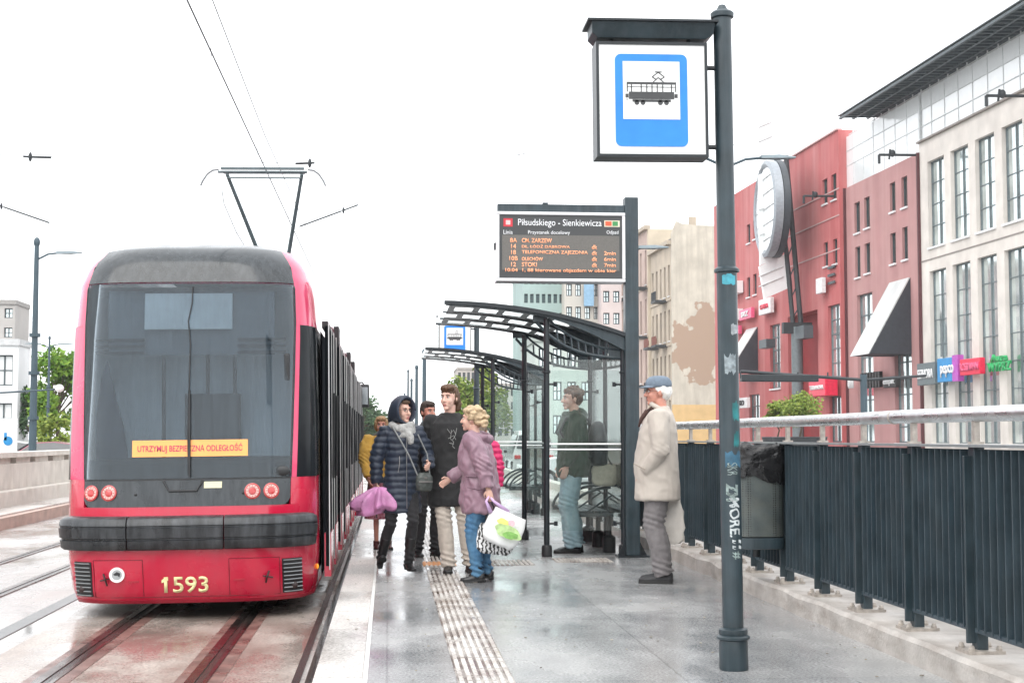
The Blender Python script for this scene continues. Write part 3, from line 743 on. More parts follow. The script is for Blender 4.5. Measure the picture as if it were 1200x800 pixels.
# body shell, one mesh
def seq(ts): # piecewise list of parameters
    return ts
tl = [-TE, -HP-10, -HP-4, -HP-1.2, -HP-.3, -HP-.0001]+[-math.asin(min(1, (k/14)**2)) for k in range(14, 0, -1)][1:]+[0]
tl = sorted(set(tl+[-x for x in tl]))
def strip(b, tls, zs, off=0, th=.03):
    def fn(u, v, l): return ST(tls[round(u*(len(tls)-1))], zs[round(v*(len(zs)-1))], off-(th if l else 0))
    gsolid(b, fn, len(tls)-1, len(zs)-1)
WA = math.asin(WS**2)
tm = sorted(set([t for t in tl if abs(t) < WA-.02]+[-WA, WA]))
b = MB()
strip(b, tl, [-.10, -.05, 0, .1, .25, .5, .7, .715])
strip(b, [t for t in tl if t < -WA]+[-WA], [.7151, .8, .945]); strip(b, [WA]+[t for t in tl if t > WA], [.7151, .8, .945])
b.build('body', m_red, tr, smooth=40)
b = MB()
for sg in (-1, 1):
    tw_ = .80 if sg > 0 else 1.12
    q = sorted([sg*WA, sg*(WA+.05), sg*tw_]); strip(b, q, [.9451+i*(2.28-.9451)/10 for i in range(11)])
    q = sorted([sg*WA, sg*(WA+.12)]+[sg*t for t in tl if t > WA+.15]); strip(b, q, [2.2801, 2.4, 2.52, 2.64, 2.71, 2.78, 2.85, 2.91, 2.96, 3.01, 3.05])
strip(b, tm, [2.6401, 2.71, 2.78, 2.85, 2.91, 2.96, 3.01, 3.05], -.01)
b.build('upper_shell', m_pink, tr, smooth=40)
top = [ST(t, 3.049, -.012) for t in tl]
b = MB(); b.face(top); b.build('roof', M('roof grey', (.2, .2, .21), .6), tr)
m_dark = M('tram black panel', (.014, .019, .023), .25, 0, .2, 5, 0, 1, streak=(.08, .09, .10), samt=.4, sscale=(22, 22, 1.2), coat=.3, rvar=.12)
b = MB(); strip(b, tm, [2.645, 2.71, 2.78, 2.85, 2.91, 2.96, 3.01, 3.045], .004, .012); b.build('front_roof_panel', m_dark, tr, smooth=40)
# light strip under windscreen: rounded lower corners
b = MB()
def zl(u):
    e = min(u, 1-u); return .715+(.06*(1-e/.07)**2 if e < .07 else 0)
tpatch('lamp_panel', -WA+.01, WA-.01, zl, .935, .004, .02, m_dark, tr, 40, 4)
b = MB(); strip(b, tm, [.936, .948], .002, .03); b.build('windscreen_seal', m_black, tr, smooth=40)
m_ws = glass('windscreen', (.80, .86, .90), (.20, .25, .29), .09, (26, 26, 1.3), .04)  # grey-blue diffuse streaks paint pale reflections into the glass colour
b = MB(); strip(b, tm, [.95+i*(2.638-.95)/14 for i in range(15)], .003, .010); b.build('windscreen', m_ws, tr, smooth=40)
# pillars edging the screen
for sg in (-1, 1):
    b = MB(); strip(b, sorted([sg*(WA-.012), sg*(WA+.004)]), [.95, 1.4, 1.9, 2.3, 2.6, 2.8, 2.93], .005, .012); b.build('screen_trim', m_black, tr, smooth=40)
m_sgl = M('tram side glass', (.012, .015, .018), .2, 0, .3, 2, 0, 1, spec=.12)
for sg in (-1, 1):
    tw_ = .80 if sg > 0 else 1.12
    tt = sorted([sg*tw_]+([sg*.9, sg*1.0, sg*1.1] if sg > 0 else [])+[sg*1.2, sg*1.35, sg*1.5]+[sg*t for t in tl if t > 1.52])
    b = MB(); strip(b, tt, [.9452, 1.3, 1.8, 2.1, 2.279], -.002, .02); b.build('side_window', m_sgl, tr, smooth=40)
# cab interior
m_in = M('cab wall', (.46, .51, .55), .6, 0, .05, 3); m_ind = M('cab dark', (.025, .028, .032), .7, spec=0.)
b = MB(); b.b2((XC-1.0, TY+1.25, .3), (XC+1.0, TY+1.29, 2.7)); b.b2((XC-1.0, TY+.8, 2.62), (XC+1.0, TY+1.25, 2.66)); b.build('cab_wall', m_in, tr)
b = MB(); b.b2((XC-.92, TY+.25, .5), (XC+.92, TY+1.0, 1.12)); b.build('dashboard', m_ind, tr, bevel=.05)
b = MB(); b.b2((XC-.72, TY+.38, 2.02), (XC+.72, TY+.41, 2.58)); b.build('display_back', M('display housing', (.09, .11, .13), .6), tr)
b = MB(); b.prism([(XC-.40, TY+.30, 2.24), (XC+.36, TY+.30, 2.24), (XC+.36, TY+.33, 2.56), (XC-.40, TY+.33, 2.56)], (0, .02, 0)); b.build('display_panel', M('display pale', (.62, .66, .68), .5), tr, bevel=.008)
b = MB()
for x0_, x1_ in ((-.82, -.40), (.40, .82)):
    for i in range(3): b.b2((XC+x0_, TY+.345, 2.03+i*.055), (XC+x1_, TY+.36, 2.055+i*.055))
b.build('louvre', m_ind, tr)
b = MB()
cur = [(-.88, .97), (-.60, .97), (-.59, 1.15), (-.63, 1.4), (-.70, 1.65), (-.78, 1.98), (-.84, 1.8), (-.88, 1.5)]
b.prism([(XC+x*.93, TY+.36, z) for x, z in cur], (0, .03, 0)); b.build('curtain', M('curtain navy', (.006, .012, .03), .9, 0, .3, 20), tr)
b = MB()
for x in (-.35, .05, .3): b.tube([(XC+x, TY+1.1, 1.0), (XC+x, TY+1.1, 2.6)], .02)
b.box((XC+.1, TY+1.1, 1.3), (.5, .14, .8)); b.build('cab_fittings', m_ind, tr, bevel=.02)
# wiper
b = MB(); pts = [ST(tw(x, z), z, .02) for x, z in ((.02, .98), (.012, 1.3), (.015, 1.7), (.02, 2.1), (.0, 2.3), (.03, 2.45), (.035, 2.6))]
b.tube(pts, .006, 6); b.tube([ST(tw(.03, .96), .96, .03), ST(tw(.02, 1.7), 1.7, .028)], .009, 6); b.build('wiper', m_black, tr)
b = MB(); b.ell(ST(tw(.80, 1.0), 1.0, .0), (.07, .02, .045)); b.build('camera_pod', m_black, tr, smooth=True)
b = MB(); b.b2(ST(tw(.83, 1.7), 1.90, .01)-V(.03, .0, .12), ST(tw(.83, 1.7), 1.90, .01)+V(.02, .05, .12)); b.build('rear_mirror', m_black, tr, bevel=.02)
# orange notice on the screen
NC = .03
def npt(dx, z, o): return ST(tw(NC+dx, z), z, o)
b = MB(); w, zA, zB = .485, 1.135, 1.275
b.loft([[npt(x, zA, .006), npt(x, zB, .006), npt(x, zB, .011), npt(x, zA, .011)] for x in [-w+2*w*i/16 for i in range(17)]]); sg_ = b.build('notice', M('notice orange', (.86, .40, .12), .5, 0, .05), tr)
o = text('UTRZYMUJ BEZPIECZNĄ ODLEGŁOŚĆ', (0, 0, 0), .88, .085, M('notice lettering', (.45, .02, .10), .5), sg_, bold=.012, ext=0)
mw_ = MW[sg_]
for v in o.data.vertices:
    g = mw_ @ v.co; v.co = mw_.inverted() @ npt(g.x, (zA+zB)/2+g.z, .013)
# 1593 number
text('1593', ST(.0, .055, 0)+V(0, -.012, .0), .37, .145, M('number cream', (.85, .78, .42), .5), tr, up=(ST(0, .15)-ST(0, 0)).normalized(), bold=.016, name='fleet_number')
b = MB(); nu = (ST(0, .15)-ST(0, 0)).normalized(); n0 = ST(.0, .055, 0)+V(0, -.012, 0); b.prism([n0+V(-.172, -.0005, 0)+nu*.072, n0+V(-.150, -.0005, 0)+nu*.072, n0+V(-.150, -.0005, 0)+nu*.040, n0+V(-.205, -.0005, 0)+nu*.018, n0+V(-.205, -.0005, 0)+nu*.042], (0, -.002, 0)); b.build('fleet_number', M('number cream flag', (.85, .78, .42), .5), tr)
# latch trapezoid and label plate, dots
def onf(x, z, off=.006): return ST(tw(x, z), z, off)
b = MB()
b.tube([onf(-.19, .93, .012), onf(-.14, .845, .014), onf(.09, .845, .014), onf(.14, .93, .012)], .01, 6); b.build('latch', m_black, tr)
b = MB(); tpatch('label_plate', tw(.15, .88), tw(.30, .88), .865, .92, .010, .006, M('label cream', (.62, .60, .42), .5), tr, 4, 2)
for x in (-.42, .48):
    b = MB(); p = onf(x, .82, .0); b.ell(p, (.014, .014, .014)); b.build('sensor', m_black, tr, smooth=True)
# tail lamps
m_lr = M('lamp red', (.45, .03, .03), .15, 0, .1, 5, coat=1); m_lp = M('lamp lens pale', (.72, .42, .38), .15, 0, .1, 5, coat=1); m_lb = M('lamp bezel', (.03, .015, .015), .3)
for x in (-.80, -.645, .555, .71):
    p = onf(x, .833, .004); q = onf(x, .833, .03); ax = (q-p).normalized()
    rt_ = V(0, 0, 1).cross(ax).normalized()*-1; u_ = ax.cross(rt_)
    def ringp(r_, o_): return [p+ax*o_+(rt_*math.cos(t)+u_*math.sin(t))*r_ for t in [2*math.pi*k/24 for k in range(24)]]
    b = MB(); b.loft([ringp(.068, 0), ringp(.068, .012), ringp(.058, .016), ringp(.055, .006)]); lo = b.build('tail_lamp', m_lr, tr, smooth=40)
    b = MB(); b.loft([ringp(.056, .004), ringp(.054, .014), ringp(.036, .016), ringp(.034, .008)]); b.build('lens_ring', m_lp, lo, smooth=40)
    b = MB(); b.loft([ringp(.033, .004), ringp(.030, .016), ringp(.01, .02)]); b.build('lens', m_lr, lo, smooth=40)
    b = MB()
    for k in range(12):
        t = 2*math.pi*k/12; cc = p+ax*.018+(rt_*math.cos(t)+u_*math.sin(t))*.045; b.ell(cc, (.005, .005, .005), 6, 4)
    b.build('light_dots', m_lr, lo)
# bumper, three segments with ridges
m_bum = M('bumper rubber', (.011, .013, .016), .38, 0, .25, 6, .1, 40, streak=(.10, .11, .12), samt=.6, sscale=(14, 14, 2), rvar=.12)
prof = [(.352, .0), (.355, .07), (.368, .088), (.435, .10), (.441, .082), (.452, .082), (.458, .104), (.54, .112), (.546, .10), (.556, .10), (.562, .11), (.612, .098), (.632, .06), (.640, .0)]
def bseg(a0, a1):
    b = MB(); n = 22; rings = []
    for i in range(n+1):
        a = a0+(a1-a0)*i/n; e = max(0, (abs(a)-.94)/.06); k = math.sqrt(max(0, 1-e*e)) if e > 0 else 1
        rings.append([ST(tw(min(1, abs(a))*math.copysign(1.045, a), .5), .495+(z-.495)*(.72+.28*k), 0)+(ST(tw(math.copysign(min(.999, abs(a))*1.045, a), .5), .5, o_*(.45+.55*k))-ST(tw(math.copysign(min(.999, abs(a))*1.045, a), .5), .5, 0)) for z, o_ in prof])
    b.loft(rings); b.build('bumper', m_bum, tr, smooth=50)
bseg(-1, -.455); bseg(-.445, .305); bseg(.315, 1)
# lower panel seams, grilles, sticker
b = MB()
def seam(x0, z0, x1, z1): 
    n = 8; b.tube([onf(x0+(x1-x0)*i/n, z0+(z1-z0)*i/n, .001) for i in range(n+1)], .0035, 5)
for s in (-1, 1):
    seam(s*.78, .27, s*.78, -.05); seam(s*.36, .27, s*.36, -.04); seam(s*.36, .27, s*.78, .27)
seam(-.78, -.05, .78, -.05)
b.build('panel_seams', M('seam crimson dark', (.22, .005, .02), .5), tr)
for s in (-1, 1):
    xo = .80; xi = .985
    b = MB(); tpatch('grille', (lambda z, s=s: min(tw(s*.80, z), tw(s*.96, z))), (lambda z, s=s: max(tw(s*.80, z), tw(s*.96, z))), -.045, .255, .004, .01, m_black, tr, 6, 6)
    b = MB()
    for i in range(9):
        z = -.03+i*.034
        b.tube([onf(s*x, z, .010) for x in (.81, .87, .92, .955)], .0055, 5)
    b.build('grille_slats', M('slat grey', (.28, .30, .31), .4, .3), tr)
    b = MB(); b.ell(onf(s*.89, .02, .012), (.03, .012, .03)); b.build('reflector', m_lb, tr, smooth=True)
    b = MB(); b.tube([onf(s*.69, .16, .012), onf(s*.67, .12, .03), onf(s*.66, .06, .02)], .008, 6); b.tube([onf(s*.72, .10, .012), onf(s*.64, .12, .02)], .007, 6); b.build('tow_catch', m_lb, tr)
    b = MB(); b.b2(onf(s*.44, .09, .006)-V(.045, .003, .007), onf(s*.44, .09, .006)+V(.045, .004, .007)); b.build('handle', M('handle red', (.4, .01, .03), .4), tr)
p = onf(-.575, .15, .006)
def disc(b, p, r_, d_, n=24, squ=1):
    b.prism([p+V(r_*math.cos(t), 0, r_*math.sin(t)*squ) for t in [2*math.pi*k/n for k in range(n)]], (0, -d_, 0))
b = MB(); disc(b, p, .064, .012); st = b.build('round_sticker', m_white, tr)
b = MB(); disc(b, p+V(0, -.013, 0), .042, .001); b.build('sticker_ring', M('sticker grey', (.35, .37, .38), .5), st)
b = MB(); b.prism([p+V(x, -.0145, z) for x, z in ((-.03, .005), (.0, .026), (.03, .012), (.022, -.02), (.006, -.004), (-.016, -.006))], (0, -.001, 0)); b.build('sticker_emblem', m_black, st)
p = onf(1.10, .14, .004); b = MB(); b.ell(p, (.012, .03, .025)); b.build('marker_lamp', M('amber', (.9, .35, .03), .3, emis=.3), tr, smooth=True)
# pale scuffed lower corner and skirt lip
b = MB(); strip(b, tl, [-.105, -.075], .006, .02); b.build('skirt_lip', M('skirt lip', (.34, .01, .03), .35), tr, smooth=40)
# underframe + wheels
b = MB(); b.b2((XC-.85, TY+.9, -.1), (XC+.85, TY+19.5, .3)); b.build('underframe', m_black, tr)
for y in (TY+2.3, TY+4.1, TY+16, TY+17.8):
    for s in (-1, 1):
        b = MB(); b.tube([(XC+s*.48-.05, y, .0), (XC+s*.48+.05, y, .0)], .235, 24); b.build('wheel', m_rail, tr, smooth=40)
# right side doors, plug leaves standing off the body
XR = XC+1.088
m_edge = M('door edge alu', (.62, .62, .62), .35, .6, .1, 9, streak=(.3, .2, .2), samt=.4, sscale=(5, 5, 2))
m_dg = M('door glass', (.010, .012, .014), .6, 0, .3, 3, spec=0)
for y in (14.25, 17.6, 20.2, 23.0, 26.0, 29.2):
    b = MB(); b.b2((XR+.001, y-.62, .02), (XR+.006, y+.62, 2.27)); b.build('doorway_shade', M_door if 'M_door' in globals() else m_ind, tr)  # black slab on the closed side paints the shade of the open doorway
    for s in (-1, 1):
        yc = y+s*.86 if y > 14.5 else y+s*.62
        b = MB(); b.b2((XR+.055, yc-.31, .12), (XR+.09, yc+.31, 2.3)); d = b.build('door_leaf', m_dg, tr, bevel=.01)
        b = MB()
        for e in (-1, 1): b.b2((XR+.088, yc+e*.325-.006, .09), (XR+.097, yc+e*.325+.006, 2.32))
        b.build('door_edge', m_edge, d)
        b = MB(); b.b2((XR+.044, yc-.305, .03), (XR+.104, yc+.305, .42)); b.build('door_foot', m_red, d)
        b = MB(); b.tube([(XR+.11, yc-.2*s, .9), (XR+.12, yc-.2*s, 1.7)], .012, 6); b.build('door_rail', m_black, d)
    b = MB(); b.b2((XR+.02, y-.7, 2.3), (XR+.075, y+.7, 2.36)); b.build('door_track', m_black, tr)
b = MB()
for y in (18.9, 24.6, 27.6):
    b.b2((XR-.06, y-.25, .0), (XR+.004, y+.25, 2.7)); b.b2((XC-1.10, y-.25, 0), (XC-1.04, y+.25, 2.7))
b.build('bellows', m_black, tr)
b = MB(); b.b2((XR+.02, 30.3, 1.90), (XR+.24, 30.42, 2.38)); mir = b.build('mirror', m_black, tr, bevel=.03)
b = MB(); b.tube([(XR-.05, 30.5, 2.42), (XR+.1, 30.4, 2.42), (XR+.12, 30.38, 2.38)], .018, 6); b.build('mirror_arm', m_black, mir)
b = MB(); b.b2((XR+.05, 30.292, 1.96), (XR+.21, 30.299, 2.32)); b.build('mirror_glass', M('mirror glass', (.35, .38, .4), .1, .6), mir)
# roof gear + pantograph
PY = 19.4; px_ = XC+.06
pg = b = MB()
m_pg = M('pantograph steel', (.09, .12, .13), .4, .2, .2, 9)
b.tube([(px_-.58, PY, 4.83), (px_+.6, PY, 4.83)], .018, 8); b.box((px_+.01, PY, 4.875), (1.1, .05, .03)); b.box((px_+.01, PY+.3, 4.875), (1.1, .05, .03))
b.tube([(px_-.46, PY, 4.75), (px_+.52, PY, 4.75)], .012, 8)
pt = b.build('pantograph_head', m_pg, tr)
b = MB()
for s, x in ((-1, px_-.58), (1, px_+.6)): b.tube([(x, PY+.1, 4.88), (x+s*.08, PY+.1, 4.87), (x+s*.15, PY+.1, 4.82), (x+s*.21, PY+.1, 4.73), (x+s*.24, PY+.1, 4.66)], .014, 6)
b.build('horn', M('horn grey', (.2, .21, .22), .5), pt)
b = MB(); b.tube([(px_-.46, PY, 4.80), (px_-.07, PY+.9, 3.72)], [.024, .03], 8); b.tube([(px_+.53, PY, 4.80), (px_+.27, PY+.9, 3.72)], [.024, .03], 8)
b.tube([(px_-.1, PY+.9, 3.72), (px_+.3, PY+.9, 3.72)], .03, 8); b.tube([(px_+.1, PY+.9, 3.72), (px_+.1, PY-.5, 3.1)], .045, 8); b.box((px_+.1, PY-.4, 3.05), (.9, .7, .12))
b.build('pantograph_arm', m_pg, tr)
b = MB(); b.tube([(px_-.53, PY, 4.6), (px_-.50, PY, 4.4), (px_-.36, PY+.2, 4.05), (px_-.1, PY+.5, 3.6)], .006, 5); b.build('pantograph_cable', m_black, tr)
tr.rotation_euler = (0, R(-.75), 0)

# ------------------------------------------------------------ overhead wires
m_wire = M('wire', (.06, .06, .065), .5)
def wiresag(pts): return pts
b = MB(); b.tube([(-1.70, 3, 4.93), (-1.66, 40, 4.93), (-1.70, 80, 4.93)], .008, 5); tag(b.build('contact_wire', m_wire), 'thin contact wire strung over the tram track', 'wire')
b = MB(); b.tube([(-1.95, 3, 6.0), (-1.75, 12, 5.62), (-1.72, 20, 5.45), (-1.7, 30, 5.6), (-1.7, 45, 6.1)], .006, 5)
for y in (9, 14, 19, 25): b.tube([(-1.72, y, 4.93), (-1.76, y, 5.5)], .003, 4)
tag(b.build('messenger_wire', m_wire), 'upper carrier wire with droppers above the contact wire', 'wire')
def span(label, pts, rods):
    b = MB(); e = empty('span_wire', pts[0], 0, label, 'wire'); b.tube(pts, .006, 5); b.build('wire', m_wire, e)
    for p, q in rods:
        b = MB(); p, q = V(*p), V(*q); b.tube([p, p.lerp(q, .72)], .022, 8); b.tube([p.lerp(q, .74), q], .02, 8); b.ell(p.lerp(q, .75), (.035, .035, .09), 8, 6); b.build('insulator', m_steeld, e)
span('sagging cross wire with dark insulator rods just above the pantograph', [(-14, 40, 8.7), (-9.2, 40, 7.1), (-6, 40, 6.7), (-2.47, 40, 7.08), (-.87, 40, 7.72), (8, 40, 10.6)], [((-2.47, 40, 7.08), (-.87, 40, 7.70)), ((-9.2, 40, 7.1), (-10.9, 40, 7.68))])
span('level cross wire with small dark clamps behind the pantograph', [(-13, 27, 6.9), (-7, 27, 6.45), (-1.6, 27, 6.38), (7, 27, 6.9)], [((-1.75, 27, 6.38), (-1.4, 27, 6.40)), ((-6.2, 27, 6.42), (-6.7, 27, 6.43))])
# ------------------------------------------------------------ facade tools
class Facade:
    """vertical plane through P0 with direction t; s runs along t"""
    def __init__(s, P0, t, n):
        s.P = Vector(P0); s.t = Vector(t).normalized(); s.n = Vector(n).normalized()
    def hit(s, px, py, off=0.):
        d = ray(px, py); o = V(0, 0, CH); k = ((s.P+s.n*off-o).dot(s.n))/d.dot(s.n); p = o+d*k
        return (p-s.P).dot(s.t), p.z
    def w(s, a, z, off=0.): q = s.P+s.t*a+s.n*off; return V(q.x, q.y, z)
    def box(s, b, s0, s1, z0, z1, o0, o1):
        b.loft([[s.w(s0, z0, o0), s.w(s1, z0, o0), s.w(s1, z0, o1), s.w(s0, z0, o1)], [s.w(s0, z1, o0), s.w(s1, z1, o0), s.w(s1, z1, o1), s.w(s0, z1, o1)]])
    def wall(s, b, s0, s1, z0, z1, rects, depth=.35):
        ss = sorted({s0, s1, *[x for r in rects for x in r[:2] if s0 < x < s1]}); zs = sorted({z0, z1, *[x for r in rects for x in r[2:4] if z0 < x < z1]})
        for a, c in zip(ss, ss[1:]):
            for e, f in zip(zs, zs[1:]):
                m, q = (a+c)/2, (e+f)/2
                if any(r[0] < m < r[1] and r[2] < q < r[3] for r in rects): continue
                b.face([s.w(a, e), s.w(c, e), s.w(c, f), s.w(a, f)])
        for r in rects:
            a, c, e, f = r[:4]; e = max(e, z0)
            for p, q in (((a, e), (a, f)), ((c, e), (c, f)), ((a, f), (c, f)), ((a, e), (c, e))):
                b.face([s.w(*p), s.w(*q), s.w(*q, -depth), s.w(*p, -depth)])
    def pxr(s, x0, x1, yt, yb): # pixel box -> (s0,s1,z0,z1); yt,yb given at the centre column
        a, _ = s.hit(x0, yt); c, _ = s.hit(x1, yt); xm = (x0+x1)/2
        return (min(a, c), max(a, c), s.hit(xm, yb)[1], s.hit(xm, yt)[1])
m_glz = M('facade glazing', (.66, .74, .74), .08, .75, .3, .5, 0, 1, spec=1, rvar=.04)
m_glzd = M('small window glazing', (.05, .06, .06), .15, 0, .3, 2, spec=.7)
m_mull = M('mullion grey', (.07, .09, .10), .5)
m_mullh = M('mullion mid', (.14, .17, .18), .5)
m_sill = M('white sill', (.72, .72, .72), .5)
def window(f, par, r, glassm, nv=1, nh=4, depth=.33, sill=True, fw=.07, label=None):
    a, c, e, g = r[:4]
    b = MB(); f.box(b, a, c, e, g, -depth-.05, -depth); w = b.build('window', glassm, par)
    b = MB()
    f.box(b, a+.001, a+fw, e, g, -depth+.001, -depth+.07); f.box(b, c-fw, c-.001, e, g, -depth+.001, -depth+.07); f.box(b, a+fw, c-fw, g-fw, g-.002, -depth+.001, -depth+.07); f.box(b, a+fw, c-fw, e, e+fw, -depth+.001, -depth+.07)
    for i in range(nv):
        x = a+(c-a)*(i+1)/(nv+1); f.box(b, x-fw/2, x+fw/2, e+fw, g-fw, -depth+.002, -depth+.09)
    for i in range(nh):
        z = e+(g-e)*(i+1)/(nh+1)
        f.box(b, a+fw, c-fw, z-fw/2.4, z+fw/2.4, -depth+.003, -depth+.05)
    b.build('frame', m_mullh if nh >= 3 else m_mull, w)
    if sill:
        b = MB(); f.box(b, a-.06, c+.06, e-.14, e-.01, -.1, .12); b.build('sill', m_sill, w)
    return w
def fsign(f, par, s0, s1, z0, z1, off, mat, body, tm, tw_=.8, th=.5, bold=.02, thick=.35, name='sign', dz=0):
    b = MB()
    if mat: f.box(b, s0, s1, z0, z1, off, off+thick); sgn = b.build(name, mat, par, bevel=.04)
    else: sgn = par
    if body:
        cw = f.w((s0+s1)/2, (z0+z1)/2+dz, off+thick+.012)
        text(body, cw, (s1-s0)*tw_, (z1-z0)*th, tm, sgn, right=-f.t, up=(0, 0, 1), bold=bold, ext=.06)
    return sgn
GZ = -.2
# ------------------------------------------------------------ shopping mall: four facade bays
MF = Facade((35, 111, 0), (-.038, 1, 0), (-1, -.038, 0))
m_cream = M('cream stone', (.68, .63, .58), .75, 0, .10, .8, .1, 20, streak=(.44, .38, .34), samt=.3, sscale=(.5, .5, .12))
m_pinkw = M('dusty pink render', (.43, .22, .215), .8, 0, .08, .6, .1, 20, streak=(.54, .34, .32), samt=.5, sscale=(.6, .6, .05))
m_redw = M('red render', (.46, .115, .115), .8, 0, .1, .5, .1, 20, streak=(.60, .30, .29), samt=.55, sscale=(.5, .5, .04))
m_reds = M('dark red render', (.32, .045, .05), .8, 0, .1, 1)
m_wpan = M('white glass panel', (.80, .82, .82), .12, 0, .03, 2, coat=.5)
m_joint = M('panel joint', (.62, .64, .64), .6)
mall = empty('shopping_mall', MF.w(0, GZ), 0, 'long shopping mall in red, pink and cream with white glass parapet', 'shopping mall')
def sX(x, y=400): return MF.hit(x, y)[0]
sA1, sAB, sBC, sCD, sD = sX(1290), sX(1081), sX(990), sX(896), sX(838)
# bay A: cream
topA = MF.hit(1140, 137.5)[1]; 
rA = []
for x0, x1, yt, yb in ((1088, 1106, 186, 290), (1114, 1135, 172, 280), (1142, 1165, 159, 268.5), (1172, 1198, 145, 258)):
    rA.append(MF.pxr(x0, x1, yt, yb))
pitch = (rA[3][0]-rA[0][0])/3
wA = sum(r[1]-r[0] for r in rA)/4
zt, zb = sum(r[3] for r in rA)/4, sum(r[2] for r in rA)/4
low_t = MF.hit(1126, 308)[1]
rects = []
for i in range(-6, 4):
    s0 = rA[3][0]-pitch*(3-i) if False else rA[0][0]+pitch*i
    rects.append((s0, s0+wA, zb, zt)); rects.append((s0, s0+wA, .9, low_t))
rects = [r for r in rects if r[0] > sA1+.3 and r[1] < sAB-.2]
b = MB(); MF.wall(b, sA1, sAB, GZ, topA, rects); 
b.face([MF.w(sA1, topA), MF.w(sAB, topA), MF.w(sAB, topA, -12), MF.w(sA1, topA, -12)]); b.build('cream_wall', m_cream, mall)
for r in rects: window(MF, mall, r, m_glz, 1, 3 if r[2] > 2 else 6, fw=.075)
b = MB(); MF.box(b, sA1, sAB, topA, topA+.12, -.2, .22)
zc = (zb+low_t)/2
MF.box(b, sA1, sAB-.01, zc-.04, zc+.04, .002, .04)
b.build('cornice', M('cornice grey', (.25, .22, .2), .6), mall)
# bay B: pink with paired small windows
topB = MF.hit(1036, 199)[1]
rB = []
for (x0, x1, yt, yb) in ((1001, 1007.5, 237, 273), (1012.5, 1019, 231, 267), (1042.5, 1049, 214, 248), (1056, 1063, 207, 243), (1002, 1008, 289, 325), (1013, 1019.5, 285, 320), (1043, 1049.5, 273, 309), (1057, 1063.5, 266, 304)):
    rB.append(MF.pxr(x0, x1, yt, yb))
tall = MF.pxr(1004, 1022, 344, 500); tall = (tall[0], tall[1], .9, tall[3])
ent = MF.pxr(1048, 1068, 405, 500); ent = (ent[0], ent[1], .9, ent[3])
b = MB(); MF.wall(b, sAB, sBC, GZ, topB, rB+[tall, ent]); b.face([MF.w(sAB, topB), MF.w(sBC, topB), MF.w(sBC, topB, -12), MF.w(sAB, topB, -12)]); b.build('pink_wall', m_pinkw, mall)
for r in rB: window(MF, mall, r, m_glzd, 0, 0, .25, True, .06)
window(MF, mall, tall, m_glz, 1, 6, fw=.12); window(MF, mall, ent, m_glz, 1, 5, fw=.12)
# white glass parapet above A and B
hp = MF.hit(1081, 107)[1]
b = MB(); MF.box(b, sA1, sAB-.25, topA+.12, hp, -.5, -.15); MF.box(b, sAB+.05, sBC+.3, topB, hp-.02, -.48, -.13); b.build('parapet_glass', m_wpan, mall)
b = MB()
for k in (1, 2): 
    z = topA+(hp-topA)*k/3; MF.box(b, sA1, sBC, z-.03, z+.03, -.13, -.10)
for k in range(18): 
    s_ = sA1+k*(sBC-sA1)/18; MF.box(b, s_-.02, s_+.02, topB, hp-.05, -.135, -.105)
MF.box(b, sAB-.16, sAB+.0, topB, hp+.05, -.5, -.02)
b.build('parapet_joint', m_joint, mall)
print('ROOF', MF.hit(990, 146, 2.2), MF.hit(1180, 0, 2.2), MF.hit(1010, 152), MF.hit(1200, 27), hp)
# louvred roof edge: projecting ribs
b = MB()
n = 44
for k in range(n):
    s_ = sA1+k*(-7.6-sA1)/n
    if abs(s_-sX(1081)) < .4: continue
    z0_ = hp+.30; b.loft([[MF.w(s_, z0_, -1.2), MF.w(s_+.12, z0_, -1.2), MF.w(s_+.12, z0_+.35, -1.2), MF.w(s_, z0_+.35, -1.2)], [MF.w(s_, z0_-.15, 2.2), MF.w(s_+.12, z0_-.15, 2.2), MF.w(s_+.12, z0_+.1, 2.2), MF.w(s_, z0_+.1, 2.2)]])
for o_, dz in ((-1.0, .32), (.1, .27), (1.2, .22), (2.2, .18)): MF.box(b, sA1, -7.6, hp+dz-.02, hp+dz+.14, o_-.08, o_+.08)
b.build('roof_louvre', M('louvre steel', (.07, .09, .10), .5), mall)
b = MB(); b.loft([[MF.w(s_, hp+.66, -1.2), MF.w(s_, hp+.42, 2.35), MF.w(s_, hp+.48, 2.35), MF.w(s_, hp+.72, -1.2)] for s_ in (sA1, -7.4)]); b.build('roof_edge_slab', M('roof slab', (.16, .18, .19), .5), mall)
b = MB()
for k in range(26): s_ = sA1+k*(sBC-sA1)/26; b.tube([MF.w(s_, hp-.02, -.4), MF.w(s_, hp+.4, -.4)], .05, 6)
b.tube([MF.w(sA1, hp+.18, -.35), MF.w(sBC, hp+.18, -.35)], .04, 6); b.build('roof_strut', m_joint, mall)
